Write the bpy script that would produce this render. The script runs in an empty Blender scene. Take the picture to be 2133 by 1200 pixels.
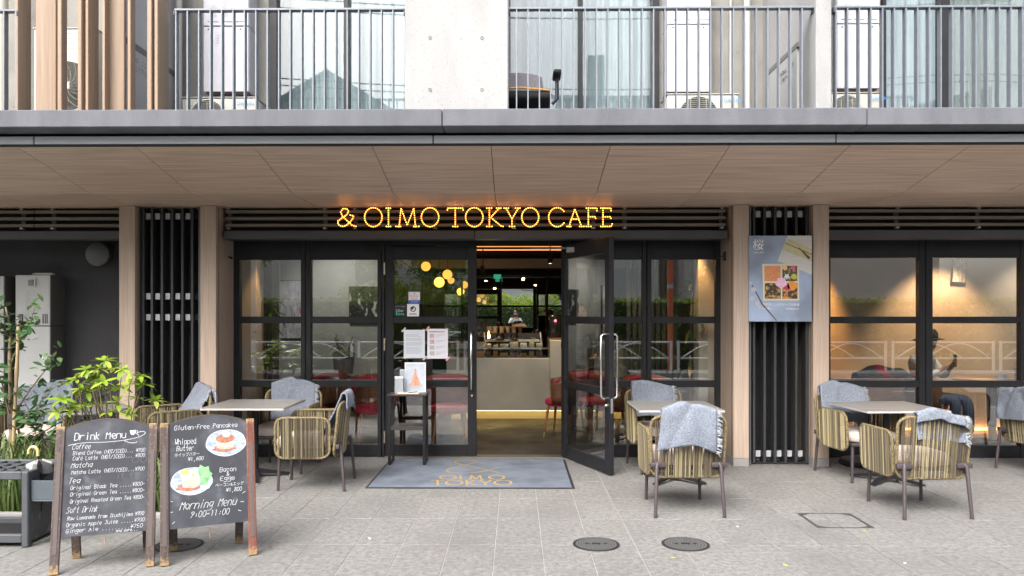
import bpy, bmesh, math, random
from mathutils import Vector, Matrix, noise as mnoise
R = math.radians
rnd = random.Random(11)
sc = bpy.context.scene
COL = sc.collection

# ---------------------------------------------------------------- camera
F, H, YAW, PX0, HY = 1600.0, 1.53, R(0.6), 1057.2, 658.0     # focal length in px of the 2133 px photo, eye height, yaw, principal column, horizon row
cam = bpy.data.cameras.new('camera'); camo = bpy.data.objects.new('camera', cam); COL.objects.link(camo)
cam.sensor_width = 36.0; cam.lens = 36.0 * F / 2133.0
cam.shift_x = (1066.5 - PX0) / 2133.0; cam.shift_y = (HY - 600.0) / 2133.0
cam.clip_start = 0.05; cam.clip_end = 500
camo.location = (0, 0, H); camo.rotation_euler = (R(90), 0, YAW)
sc.camera = camo

# ---------------------------------------------------------------- sky, sun, exposure
SUN_EL, SUN_AZ = R(46), R(205)           # veiled sun over the street: no hard shadows on the pavement
w = bpy.data.worlds.new('World'); sc.world = w; w.use_nodes = True
nt = w.node_tree; nt.nodes.clear()
sky = nt.nodes.new('ShaderNodeTexSky'); sky.sky_type = 'NISHITA'; sky.sun_disc = False
sky.sun_elevation = SUN_EL; sky.sun_rotation = SUN_AZ
sky.air_density = 1.0; sky.dust_density = 6.0; sky.ozone_density = 1.0
hsv = nt.nodes.new('ShaderNodeHueSaturation'); hsv.inputs['Saturation'].default_value = 0.45
bg = nt.nodes.new('ShaderNodeBackground'); bg.inputs['Strength'].default_value = 0.15
wo = nt.nodes.new('ShaderNodeOutputWorld')
nt.links.new(sky.outputs[0], hsv.inputs['Color']); nt.links.new(hsv.outputs[0], bg.inputs['Color']); nt.links.new(bg.outputs[0], wo.inputs['Surface'])
sl = bpy.data.lights.new('sun', 'SUN'); sl.energy = .85; sl.angle = R(48); sl.color = (1.0, 0.97, 0.92)
so = bpy.data.objects.new('sun', sl); COL.objects.link(so)
d = Vector((math.sin(SUN_AZ) * math.cos(SUN_EL), math.cos(SUN_AZ) * math.cos(SUN_EL), math.sin(SUN_EL)))
so.rotation_euler = (-d).to_track_quat('-Z', 'Y').to_euler(); so.location = (0, -20, 30)
vs = sc.view_settings; vs.view_transform = 'Standard'; vs.look = 'None'; vs.gamma = 1; vs.exposure = 1.68; vs.use_curve_mapping = False
sc.render.engine = 'CYCLES'
cy = sc.cycles; cy.use_denoising = True; cy.max_bounces = 8; cy.diffuse_bounces = 3; cy.glossy_bounces = 5; cy.transmission_bounces = 4
cy.transparent_max_bounces = 16; cy.caustics_reflective = False; cy.caustics_refractive = False; cy.sample_clamp_indirect = 3.0
cy.blur_glossy = 0.5

# ---------------------------------------------------------------- photo column/row at a true distance -> place
def ray(x, y):
    u, v = (x - PX0) / F, (HY - y) / F
    c, s = math.cos(YAW), math.sin(YAW)
    return c * u - s, s * u + c, v
def at(x, y, Y):
    a = ray(x, y); t = Y / a[1]
    return Vector((a[0] * t, Y, H + a[2] * t))
def X_(x, Y): return at(x, HY, Y).x
def Z_(y, Y, x=1074): return at(x, y, Y).z
def gnd(x, y):
    a = ray(x, y); t = H / -a[2]
    return Vector((a[0] * t, a[1] * t, 0))

# ---------------------------------------------------------------- materials
MATS = {}
def nodes(name):
    m = bpy.data.materials.new(name); m.use_nodes = True
    t = m.node_tree
    return m, t, t.nodes['Principled BSDF']
def mixc(t, fac, a, b):
    n = t.nodes.new('ShaderNodeMix'); n.data_type = 'RGBA'
    if hasattr(fac, 'is_linked'): t.links.new(fac, n.inputs[0])
    else: n.inputs[0].default_value = fac
    for s, i in ((a, 6), (b, 7)):
        if hasattr(s, 'is_linked'): t.links.new(s, n.inputs[i])
        else: n.inputs[i].default_value = (*s, 1)
    return n.outputs[2]
def coords(t, stretch=(1, 1, 1), rand=True, world=False):
    if world:
        g = t.nodes.new('ShaderNodeNewGeometry'); out = g.outputs['Position']
    else:
        g = t.nodes.new('ShaderNodeTexCoord'); out = g.outputs['Object']
    mp = t.nodes.new('ShaderNodeMapping'); mp.inputs['Scale'].default_value = stretch
    t.links.new(out, mp.inputs['Vector'])
    if rand and not world:
        oi = t.nodes.new('ShaderNodeObjectInfo')
        ml = t.nodes.new('ShaderNodeMath'); ml.operation = 'MULTIPLY'; ml.inputs[1].default_value = 37.0
        t.links.new(oi.outputs['Random'], ml.inputs[0]); t.links.new(ml.outputs[0], mp.inputs['Location'])
    return mp.outputs[0]
def noise(t, vec, scale, detail=4, rough=.55, lo=.3, hi=.7):
    n = t.nodes.new('ShaderNodeTexNoise'); n.inputs['Scale'].default_value = scale; n.inputs['Detail'].default_value = detail; n.inputs['Roughness'].default_value = rough
    t.links.new(vec, n.inputs['Vector'])
    r = t.nodes.new('ShaderNodeMapRange'); r.inputs[1].default_value = lo; r.inputs[2].default_value = hi
    t.links.new(n.outputs[0], r.inputs[0])
    return r.outputs[0]
def mat(name, col, rough=.5, metal=0, col2=None, nscale=12, stretch=(1, 1, 1), bump=0, bscale=60, rvar=0, spec=.5, detail=4, lo=.3, hi=.7, world=False, coat=0, col3=None, n3=90, lo3=.5, hi3=.7):
    if name in MATS: return MATS[name]
    m, t, p = nodes(name)
    p.inputs['Base Color'].default_value = (*col, 1); p.inputs['Roughness'].default_value = rough; p.inputs['Metallic'].default_value = metal
    p.inputs['Specular IOR Level'].default_value = spec; p.inputs['Coat Weight'].default_value = coat
    c = coords(t, stretch, world=world) if (col2 or bump or rvar or col3) else None
    out = None
    if col2:
        out = mixc(t, noise(t, c, nscale, detail, lo=lo, hi=hi), col, col2)
    if col3:
        out = mixc(t, noise(t, c, n3, 2, lo=lo3, hi=hi3), out if out else col, col3)
    if out: t.links.new(out, p.inputs['Base Color'])
    if rvar:
        r = t.nodes.new('ShaderNodeMapRange'); r.inputs[3].default_value = max(.02, rough - rvar); r.inputs[4].default_value = rough + rvar
        t.links.new(noise(t, c, nscale * .7), r.inputs[0]); t.links.new(r.outputs[0], p.inputs['Roughness'])
    if bump:
        b = t.nodes.new('ShaderNodeBump'); b.inputs['Strength'].default_value = bump; b.inputs['Distance'].default_value = .01
        t.links.new(noise(t, c, bscale, 3, lo=.2, hi=.8), b.inputs['Height']); t.links.new(b.outputs[0], p.inputs['Normal'])
    MATS[name] = m
    return m
def glow(name, col, strength, base=(.8, .6, .4)):
    if name in MATS: return MATS[name]
    m, t, p = nodes(name)
    p.inputs['Base Color'].default_value = (*base, 1); p.inputs['Emission Color'].default_value = (*col, 1); p.inputs['Emission Strength'].default_value = strength
    MATS[name] = m
    return m
def pane_mat(name, tint=(.93, .95, .94), boost=1.6, base=.03, rough=0.0):
    if name in MATS: return MATS[name]
    m = bpy.data.materials.new(name); m.use_nodes = True; t = m.node_tree; t.nodes.clear()
    o = t.nodes.new('ShaderNodeOutputMaterial'); tr = t.nodes.new('ShaderNodeBsdfTransparent'); gl = t.nodes.new('ShaderNodeBsdfGlossy')
    tr.inputs[0].default_value = (*tint, 1); gl.inputs[0].default_value = (1, 1, 1, 1); gl.inputs['Roughness'].default_value = rough
    fr = t.nodes.new('ShaderNodeFresnel'); ge = t.nodes.new('ShaderNodeNewGeometry'); io = t.nodes.new('ShaderNodeMapRange')
    io.inputs[3].default_value = 1.5; io.inputs[4].default_value = 1 / 1.5; t.links.new(ge.outputs['Backfacing'], io.inputs[0]); t.links.new(io.outputs[0], fr.inputs[0])      # same reflectance from both faces of the sheet
    ma = t.nodes.new('ShaderNodeMath'); ma.operation = 'MULTIPLY_ADD'; ma.inputs[1].default_value = boost; ma.inputs[2].default_value = base; ma.use_clamp = True
    mx = t.nodes.new('ShaderNodeMixShader')
    t.links.new(fr.outputs[0], ma.inputs[0]); t.links.new(ma.outputs[0], mx.inputs[0]); t.links.new(tr.outputs[0], mx.inputs[1]); t.links.new(gl.outputs[0], mx.inputs[2]); t.links.new(mx.outputs[0], o.inputs[0])
    MATS[name] = m
    return m

WOODC = dict(rough=.42, col2=(.37, .28, .22), nscale=3.0, detail=6, lo=.35, hi=.7, rvar=.06)
M_woodv = mat('wood_grain_upright', (.50, .39, .31), stretch=(34, 34, .7), **WOODC)
M_woodh = mat('wood_grain_along', (.74, .575, .46), stretch=(.5, 16, 16), **dict(WOODC, col2=(.47, .345, .265), rough=.40, rvar=.06))
M_fin = mat('wood_fin_grain', (.29, .205, .14), .5, col2=(.215, .147, .098), nscale=3, stretch=(20, 20, .6), detail=6)
M_trim = mat('pale_edge_trim', (.62, .5, .38), .4)
M_slab = mat('slab_concrete', (.128, .133, .152), .85, col2=(.09, .094, .11), nscale=2.6, stretch=(2.2, 1, .7), detail=7, lo=.38, hi=.72, bump=.25, bscale=110, world=True, col3=(.09, .09, .10), n3=120, lo3=.62, hi3=.75)
M_pier = mat('pale_concrete', (.325, .328, .33), .9, col2=(.25, .253, .255), nscale=2.2, stretch=(1.6, 1.6, .5), detail=7, lo=.42, hi=.8, bump=.2, bscale=120, world=True, col3=(.20, .20, .20), n3=75, lo3=.6, hi3=.8)
M_wallc = mat('balcony_wall_concrete', (.255, .248, .228), .9, col2=(.195, .19, .176), nscale=4, bump=.15, bscale=90, world=True, col3=(.2, .2, .19), n3=110, lo3=.62, hi3=.78)
M_black = mat('black_frame_metal', (.013, .013, .015), .40, col2=(.019, .019, .022), nscale=8, rvar=.06, spec=.28)
M_beam = mat('charcoal_sheet_metal', (.050, .051, .054), .42, col2=(.064, .064, .067), nscale=2, rvar=.08)
M_dark = mat('flat_black', (.012, .012, .013), .7)
M_fascia = mat('grey_aluminium', (.60, .625, .67), .4, metal=.0, col2=(.64, .665, .71), nscale=1.5)
M_rail = mat('galvanised_grey_paint', (.155, .175, .205), .5, col2=(.19, .21, .24), nscale=14, metal=.2)
M_slat = mat('louvre_bronze', (.17, .145, .115), .5, col2=(.20, .175, .14), nscale=6)
M_clip = mat('bare_steel_clip', (.55, .55, .55), .35, metal=.8)
M_tabs = mat('galvanised_tab', (.50, .52, .55), .45, metal=.3, col2=(.42, .44, .47), nscale=20)
M_dwall = mat('charcoal_render', (.042, .042, .046), .85, col2=(.055, .055, .06), nscale=3, bump=.3, bscale=70, world=True)
M_steel = mat('polished_steel', (.72, .72, .70), .18, metal=1)
M_brass = mat('brass', (.62, .47, .22), .3, metal=1)
M_glass = pane_mat('shop_glass', (.96, .97, .965), 2.5, .045)
M_uglass = pane_mat('upper_glass', (.90, .94, .95), 1.1, .01)
M_white = mat('white_enamel', (.52, .52, .57), .35, col2=(.48, .485, .53), nscale=2)
M_cream = mat('cream_enamel', (.44, .435, .39), .4, col2=(.40, .395, .355), nscale=3)
M_ink = mat('dark_ink', (.05, .05, .055), .6)
M_grime = mat('grey_print', (.38, .38, .40), .6)

# ---------------------------------------------------------------- mesh builder
class MB:
    def __init__(s): s.v = []; s.f = []; s.m = []
    def add(s, vs, fs, mi=0):
        b = len(s.v); s.v += [Vector(p) for p in vs]
        for f in fs: s.f.append(tuple(b + i for i in f)); s.m.append(mi)
        return s
    def box(s, x0, x1, y0, y1, z0, z1, mi=0):
        if x0 > x1: x0, x1 = x1, x0
        if y0 > y1: y0, y1 = y1, y0
        if z0 > z1: z0, z1 = z1, z0
        return s.add([(x0, y0, z0), (x1, y0, z0), (x1, y1, z0), (x0, y1, z0), (x0, y0, z1), (x1, y0, z1), (x1, y1, z1), (x0, y1, z1)],
                     [(0, 3, 2, 1), (4, 5, 6, 7), (0, 1, 5, 4), (1, 2, 6, 5), (2, 3, 7, 6), (3, 0, 4, 7)], mi)
    def rbox(s, x0, x1, y0, y1, z0, z1, b=.004, seg=1, mi=0):
        bm = bmesh.new(); bmesh.ops.create_cube(bm, size=1)
        for q in bm.verts: q.co = Vector(((x0 + x1) / 2 + q.co.x * abs(x1 - x0), (y0 + y1) / 2 + q.co.y * abs(y1 - y0), (z0 + z1) / 2 + q.co.z * abs(z1 - z0)))
        bmesh.ops.bevel(bm, geom=list(bm.edges), offset=b, segments=seg, profile=.5, affect='EDGES')
        bm.verts.index_update()
        s.add([q.co for q in bm.verts], [[q.index for q in f.verts] for f in bm.faces], mi); bm.free()
        return s
    def tube(s, pts, r, n=8, closed=False, mi=0, caps=True):
        pts = [Vector(p) for p in pts]; k = len(pts); rs = r if isinstance(r, (list, tuple)) else [r] * k
        rings = []; up = None
        for i in range(k):
            a = pts[i - 1] if (i or closed) else pts[i]; b = pts[(i + 1) % k] if (i < k - 1 or closed) else pts[i]
            tg = (b - a)
            if tg.length < 1e-9: tg = Vector((0, 0, 1))
            tg.normalize()
            if up is None:
                up = Vector((0, 0, 1)) if abs(tg.z) < .9 else Vector((1, 0, 0))
            e1 = up - tg * up.dot(tg)
            if e1.length < 1e-5:
                e1 = Vector((1, 0, 0)) - tg * tg.x
                if e1.length < 1e-5: e1 = Vector((0, 1, 0)) - tg * tg.y
            e1.normalize(); up = e1; e2 = tg.cross(e1)
            rings.append([pts[i] + (e1 * math.cos(2 * math.pi * j / n) + e2 * math.sin(2 * math.pi * j / n)) * rs[i] for j in range(n)])
        vs = [p for g in rings for p in g]; fs = []
        for i in range(k if closed else k - 1):
            i2 = (i + 1) % k
            for j in range(n):
                j2 = (j + 1) % n
                fs.append((i * n + j, i * n + j2, i2 * n + j2, i2 * n + j))
        if caps and not closed:
            fs.append(tuple(reversed(range(n)))); fs.append(tuple((k - 1) * n + j for j in range(n)))
        return s.add(vs, fs, mi)
    def lathe(s, prof, n=24, c=(0, 0, 0), mi=0, ax='z'):
        vs = []; fs = []; k = len(prof)
        for (r, z) in prof:
            for j in range(n):
                a = 2 * math.pi * j / n; x, y = r * math.cos(a), r * math.sin(a)
                q = (x, y, z) if ax == 'z' else ((x, z, y) if ax == 'y' else (z, x, y))
                vs.append(Vector(c) + Vector(q))
        for i in range(k - 1):
            for j in range(n):
                j2 = (j + 1) % n; fs.append((i * n + j, i * n + j2, (i + 1) * n + j2, (i + 1) * n + j))
        if prof[0][0] > 1e-6: fs.append(tuple(reversed(range(n))))
        if prof[-1][0] > 1e-6: fs.append(tuple((k - 1) * n + j for j in range(n)))
        return s.add(vs, fs, mi)
    def prism(s, poly, ext, mi=0):
        poly = [Vector(p) for p in poly]; e = Vector(ext); k = len(poly)
        return s.add(poly + [p + e for p in poly], [tuple(range(k)), tuple(reversed(range(k, 2 * k)))] + [(i, (i + 1) % k, k + (i + 1) % k, k + i) for i in range(k)], mi)
    def face(s, pts, mi=0): return s.add(pts, [tuple(range(len(pts)))], mi)
    def ball(s, c, r, mi=0, u=12, v=8, sq=(1, 1, 1)):
        pr = [(max(1e-7, math.sin(math.pi * i / v)) * 1.0, -math.cos(math.pi * i / v)) for i in range(v + 1)]
        b = len(s.v); s.lathe(pr, u, mi=mi)
        for i in range(b, len(s.v)):
            p = s.v[i]; s.v[i] = Vector(c) + Vector((p.x * sq[0], p.y * sq[1], p.z * sq[2])) * r
        return s
    def xf(s, M, frm=0):
        for i in range(frm, len(s.v)): s.v[i] = M @ s.v[i]
        return s
    def build(s, name, mats, parent=None, smooth=0, world=True, recalc=True, weld=False):
        me = bpy.data.meshes.new(name)
        inv = wmat(parent).inverted() if (parent is not None and world) else None
        me.from_pydata([tuple(inv @ p) if inv else tuple(p) for p in s.v], [], s.f)
        for m in (mats if isinstance(mats, (list, tuple)) else [mats]): me.materials.append(m)
        if any(s.m): me.polygons.foreach_set('material_index', s.m)
        if recalc or weld:
            bm = bmesh.new(); bm.from_mesh(me)
            if weld: bmesh.ops.remove_doubles(bm, verts=bm.verts, dist=1e-5)
            if recalc: bmesh.ops.recalc_face_normals(bm, faces=bm.faces)
            bm.to_mesh(me); bm.free()
        if smooth:
            me.polygons.foreach_set('use_smooth', [True] * len(me.polygons)); me.set_sharp_from_angle(angle=R(smooth))
        me.update()
        return link(name, me, parent)
def link(name, data, parent=None):
    o = bpy.data.objects.new(name, data); COL.objects.link(o)
    if parent is not None: o.parent = parent
    return o
def wmat(o):
    M = o.matrix_basis.copy(); p = o.parent
    while p is not None: M = p.matrix_basis @ M; p = p.parent
    return M
def tag(o, label=None, cat=None, group=None, kind=None):
    if label: o['label'] = label
    if cat: o['category'] = cat
    if group: o['group'] = group
    if kind: o['kind'] = kind
    return o
def thing(name, label, cat, loc=(0, 0, 0), rz=0, group=None):
    o = link(name, None); o.location = loc; o.rotation_euler = (0, 0, rz); o.empty_display_size = .1
    return tag(o, label, cat, group)
def copy_tree(o, parent=None, loc=None, rz=None, label=None):
    c = o.copy(); COL.objects.link(c); c.parent = parent
    if loc is not None: c.location = loc
    if rz is not None: c.rotation_euler = (0, 0, rz)
    if label: c['label'] = label
    for ch in list(o.children): copy_tree(ch, c)
    return c
def inst(name, mesh, parent, M):
    o = link(name, mesh, parent); o.matrix_basis = M
    return o

# ---------------------------------------------------------------- handwriting (single strokes) and print
SF = {'A': '022842 1535', 'B': '0208 0838473505 3544433202', 'C': '4738180604123243', 'D': '0208 082847432202', 'E': '48080242 0535', 'F': '480802 0535',
 'G': '47381806041232434525', 'H': '0208 4248 0545', 'I': '1838 2822 1232', 'J': '1848 3833221203', 'K': '0208 480542', 'L': '080242', 'M': '0208254842',
 'N': '02084248', 'O': '180604123244463818', 'P': '0208 0838473605', 'R': '0208 0838473605 2542', 'S': '47381807163544321203', 'T': '0848 2822', 'W': '0812253248',
 'a': '46160513223344 4642', 'b': '0802 0516364543321203', 'c': '45361605132243', 'd': '4842 45361605132243', 'e': '044445361605132242', 'f': '38281712 0636',
 'g': '46160513234446 46413000', 'h': '0802 0516364542', 'i': '2622 2827', 'j': '26211000 2827', 'k': '0802 360432', 'l': '2822', 'm': '0602 05162522 25364542',
 'n': '0602 0516364542', 'o': '1605133243453616', 'p': '0600 0516364543321303', 'r': '0602 04163646', 's': '453616051444321203', 't': '28233242 0636',
 'u': '0603123243 4642', 'v': '062246', 'w': '0612243246', 'x': '0642 4602', 'y': '0624 46231000', 'z': '06460242',
 '0': '180604123244463818', '1': '172822', '2': '07183847450242', '3': '08483525 3544321203', '4': '380444 3732', '5': '4808053544321203', '6': '3816041232444515',
 '7': '084812', '8': '1807354332120315473818', '9': '47351607183847 4712', '\u00a5': '082548 2522 0545 0444', '(': '38161432', ')': '18363412', '/': '0248',
 '~': '04152435', ':': '2526 2324', '.': '2223', ',': '2220', '-': '1535', '&': '42160718273603123245', '\u00e9': '044445361605132242 2738'}
def chalk(mb, text, x, z, h, wd=None, slant=.12, up=0.0, lw=.0024, jit=.14, y=0, mi=0):
    """hand-drawn strokes on the local XZ plane facing -Y; x, z = left end of the base line, h = capital height"""
    u = h / 6.0; adv = u * 4.6 if wd is None else wd / max(1, len(text))
    sx = adv / 5.2; cx = x
    for ch in text:
        for st in SF.get(ch, '').split():
            dx, dz = rnd.uniform(-jit, jit) * u, rnd.uniform(-jit, jit) * u
            pts = []
            for i in range(0, len(st), 2):
                a, b = int(st[i]), int(st[i + 1]) - 2
                pts.append(Vector((cx + dx + a * sx + b * u * slant, 0, z + dz + b * u + (cx - x) * up)))
            if len(pts) > 2:
                closed = (pts[0] - pts[-1]).length < 1e-5; q_ = [] if closed else [pts[0]]
                for p, q in zip(pts[:-1], pts[1:]): q_ += [p.lerp(q, .25), p.lerp(q, .75)]
                pts = q_ + ([q_[0]] if closed else [pts[-1]])
            for p, q in zip(pts, pts[1:]):
                t = (q - p)
                if t.length < 1e-6: continue
                t.normalize(); nn = Vector((-t.z, 0, t.x)) * lw * rnd.uniform(.42, .6); e = t * lw * .3
                mb.face([p - e + nn + Vector((0, y, 0)), p - e - nn + Vector((0, y, 0)), q + e - nn + Vector((0, y, 0)), q + e + nn + Vector((0, y, 0))], mi)
        cx += adv
def print_text(text, size, M, material, parent, name='lettering', align='LEFT', width=None):
    """flat printed lettering (local XY plane of M)"""
    cu = bpy.data.curves.new(name, 'FONT'); cu.body = text; cu.size = size; cu.align_x = align; cu.resolution_u = 3
    tmp = bpy.data.objects.new('tmp', cu); COL.objects.link(tmp)
    dg = bpy.context.evaluated_depsgraph_get(); me = bpy.data.meshes.new_from_object(tmp.evaluated_get(dg)); me.name = name
    bpy.data.objects.remove(tmp); bpy.data.curves.remove(cu)
    if width and len(me.vertices):
        xs = [q.co.x for q in me.vertices]; k = width / max(1e-6, max(xs) - min(xs))
        for q in me.vertices: q.co.x *= k
    me.materials.clear(); me.materials.append(material)
    me.transform(wmat(parent).inverted() @ M if parent is not None else M)
    return link(name, me, parent)
FRONT = Matrix(((1, 0, 0, 0), (0, 0, -1, 0), (0, 1, 0, 0), (0, 0, 0, 1)))     # text plane turned to face the street
def front_at(p): return Matrix.Translation(p) @ FRONT
# ================================================================ the ground
YG, YC = 8.33, 7.82                  # glazing line, face of the wood columns
def tile_mat():
    m, t, p = nodes('granite_paver')
    c = coords(t, world=True); oi = t.nodes.new('ShaderNodeObjectInfo')
    a = mixc(t, noise(t, c, 26, 5, .7, .38, .66), (.235, .232, .222), (.125, .123, .118))
    v = t.nodes.new('ShaderNodeTexVoronoi'); v.inputs['Scale'].default_value = 85; t.links.new(c, v.inputs['Vector'])
    r = t.nodes.new('ShaderNodeMapRange'); r.inputs[1].default_value = .10; r.inputs[2].default_value = .34; r.inputs[3].default_value = .8; r.inputs[4].default_value = 0
    t.links.new(v.outputs['Distance'], r.inputs[0])
    mu = t.nodes.new('ShaderNodeMath'); mu.operation = 'MULTIPLY'; t.links.new(r.outputs[0], mu.inputs[0]); t.links.new(noise(t, c, 18, 2, lo=.36, hi=.56), mu.inputs[1])
    b = mixc(t, mu.outputs[0], a, (.075, .075, .077))
    b = mixc(t, noise(t, c, 140, 2, lo=.62, hi=.78), b, (.36, .355, .35))
    st = mixc(t, noise(t, c, 1.3, 7, .65, lo=.46, hi=.70), b, (.13, .128, .124))
    k = t.nodes.new('ShaderNodeMapRange'); k.inputs[3].default_value = .965; k.inputs[4].default_value = 1.03; t.links.new(oi.outputs['Random'], k.inputs[0])
    h = t.nodes.new('ShaderNodeHueSaturation'); t.links.new(k.outputs[0], h.inputs['Value']); t.links.new(st, h.inputs['Color'])
    gv = t.nodes.new('ShaderNodeTexVoronoi'); gv.inputs['Scale'].default_value = 2.3; t.links.new(c, gv.inputs['Vector'])
    gr_ = t.nodes.new('ShaderNodeMapRange'); gr_.inputs[1].default_value = .030; gr_.inputs[2].default_value = .042; gr_.inputs[3].default_value = .75; gr_.inputs[4].default_value = 0; t.links.new(gv.outputs['Distance'], gr_.inputs[0])
    mm = mixc(t, gr_.outputs[0], mixc(t, .6, b, h.outputs[0]), (.09, .088, .085))
    h2 = t.nodes.new('ShaderNodeHueSaturation'); t.links.new(k.outputs[0], h2.inputs['Value']); t.links.new(mm, h2.inputs['Color'])
    t.links.new(h2.outputs[0], p.inputs['Base Color']); p.inputs['Roughness'].default_value = .72
    bp = t.nodes.new('ShaderNodeBump'); bp.inputs['Strength'].default_value = .25; bp.inputs['Distance'].default_value = .004
    t.links.new(noise(t, c, 160, 3), bp.inputs['Height']); t.links.new(bp.outputs[0], p.inputs['Normal'])
    return m
M_tile = tile_mat()
M_joint = mat('pale_mortar', (.40, .395, .38), .9, col2=(.30, .295, .285), nscale=2.2, world=True)
M_asphalt = mat('asphalt', (.105, .105, .107), .85, col2=(.085, .085, .087), nscale=9, bump=.3, bscale=90, world=True, col3=(.1, .1, .1), n3=200, lo3=.6, hi3=.75)
M_kerb = mat('kerb_concrete', (.36, .355, .34), .85, col2=(.28, .28, .27), nscale=6, world=True)
M_soil = mat('planting_soil', (.035, .026, .019), .95, col2=(.06, .045, .03), nscale=30, bump=.6, bscale=60, world=True)

tag(MB().box(-60, 60, -60, 14.95, -.6, -.16).build('ground', mat('far_ground', (.16, .155, .15), .9)), kind='structure')
tag(MB().box(-45, 45, -4.0, 3.55, -.15, -.125).build('road', M_asphalt), kind='structure')
mk = MB()
for k in range(-14, 15): mk.box(k * 3.0 - .75, k * 3.0 + .75, -.29, -.17, -.1235, -.1205)
mk.box(-45, 45, 3.05, 3.17, -.1235, -.1205)
mk.box(-45, 45, -3.65, -3.53, -.1235, -.1205)
tag(mk.build('road_markings', mat('white_road_paint', (.7, .7, .68), .7, col2=(.5, .5, .48), nscale=9)), kind='structure')
tag(MB().rbox(-45, 45, 3.56, 3.74, -.15, -.001, .012).build('kerb', M_kerb), kind='structure')
tag(MB().rbox(-45, 45, -4.2, -4.02, -.15, .0, .012).build('kerb', M_kerb), kind='structure')
tag(MB().box(-45, 45, -6.0, -4.21, -.15, -.01).build('far_pavement', mat('far_paving', (.3, .29, .28), .85, col2=(.24, .23, .22), nscale=3, world=True)), kind='structure')

pave = tag(MB().box(-14, 14, 3.75, YG + .1, -.15, -.0035).build('pavement', M_joint), kind='structure')
TW, TD = .3115, .658
tx0 = X_(607, 5.787); ty0 = 5.787
BED = (-6.6, tx0 + round((-2.62 - tx0) / TW) * TW - .003, ty0 + .003, ty0 + TD - .003)            # planting bed let into the paving
tile_mesh = MB().rbox(.0022, TW - .0022, .0022, TD - .0022, -.03, 0, .0016)
tm = bpy.data.meshes.new('tile'); tm.from_pydata([tuple(p) for p in tile_mesh.v], [], tile_mesh.f); tm.materials.append(M_tile)
far = MB(); seen = 0
for j in range(-4, 5):
    for i in range(-46, 48):
        x, y = tx0 + i * TW, ty0 + j * TD
        if y < 3.77 or y > YG: continue
        if x < -13.9 or x + TW > 13.9: continue
        d1 = TD if y + TD <= YG + .09 else YG + .09 - y
        cxp = 1066 + (x + TW / 2) * F / y
        if x + TW > BED[0] - .1 and x < BED[1] + .08 and y + TD > BED[2] + .02 and y < BED[3] - .02 and x + TW / 2 < BED[1]: continue
        if -40 < cxp < 2180 and y > 4.1 and seen < 298:
            seen += 1
            inst('tile', tm, pave, Matrix.Translation((x, y, rnd.uniform(-.0008, .0008))) @ Matrix.Diagonal((1, d1 / TD, 1, 1)))
        else:
            far.rbox(x + .0022, x + TW - .0022, y + .0022, y + d1 - .0022, -.03, 0, .0016)
tag(far.build('outer_tiles', M_tile, pave), kind='stuff')

# things let into the paving
M_iron = mat('cast_iron', (.022, .022, .023), .7, metal=.1, col2=(.035, .035, .035), nscale=30, bump=.2, bscale=200)
def manhole(px, py, r, label):
    p = gnd(px, py)
    t = thing('manhole_cover', label, 'manhole cover', (p.x, p.y, 0), group='manhole covers in the paving')
    MB().lathe([(r * 1.0, .0015), (r * 1.06, .0035), (r * 1.06, .001)], 40).build('rim', mat('worn_rim', (.05, .05, .05), .5, metal=.6), t, 40, world=False)
    pl = MB().lathe([(1e-4, .003), (r * .985, .003), (r * .985, .0005)], 40).build('plate', M_iron, t, world=False)
    k = MB()
    for ring in range(1, 8):
        rr = r * ring / 8.0; n = ring * 7
        for q in range(n):
            a = 2 * math.pi * (q + .5 * (ring % 2)) / n; s = r * .034
            k.add([Vector((rr * math.cos(a), rr * math.sin(a), 0)) + Vector((dx * s * 1.3, dy * s, z)) for z in (.0032, .0062) for dx, dy in ((-1, -1), (1, -1), (1, 1), (-1, 1))],
                  [(4, 5, 6, 7), (0, 1, 5, 4), (1, 2, 6, 5), (2, 3, 7, 6), (3, 0, 4, 7)])
    tag(k.build('raised_studs', mat('stud_wear', (.12, .12, .12), .5, metal=.2), pl, world=False), kind='stuff')
    for sx in (-1, 1): MB().lathe([(1e-4, .0068), (r * .09, .0068), (r * .09, .003)], 12, (sx * r * .42, 0, 0)).build('lift_hole', M_dark, t, world=False)
    MB().rbox(-r * .2, r * .2, -r * .1, r * .1, .003, .0072, .001).build('emblem', M_dark, t, world=False)
manhole(1242, 1134, .148, 'round iron manhole cover left of the other bare one, below the open door')
manhole(1428, 1134, .150, 'round iron manhole cover below the armchair with its back to the street')
manhole(372, 1136, .150, 'round iron manhole cover half hidden behind the pancake menu board')
p0 = gnd(1716, 1068); hx, hy, hs = (X_(1662, 5.97) + X_(1768, 5.97)) / 2, 5.765, .205
t = thing('access_hatch', 'square paved access hatch with a dark metal edge frame', 'hatch', (hx, hy, 0))
M_hf = mat('hatch_steel', (.12, .12, .13), .4, metal=.6)
for (a, b, c, d_) in ((-hs, hs, -hs, -hs + .012), (-hs, hs, hs - .012, hs), (-hs, -hs + .022, -hs + .013, hs - .013), (hs - .022, hs, -hs + .013, hs - .013)):
    MB().box(hx + a, hx + b, hy + c, hy + d_, -.003, .0035).build('edge_strip', M_hf, t)
for sx in (-1, 1):
    for sy in (-1, 1):
        MB().prism([(hx + sx * (hs - .023), hy + sy * (hs - .013), .0008), (hx + sx * (hs - .095), hy + sy * (hs - .013), .0008), (hx + sx * (hs - .023), hy + sy * (hs - .06), .0008)], (0, 0, .002)).build('corner_gusset', M_hf, t)
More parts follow.
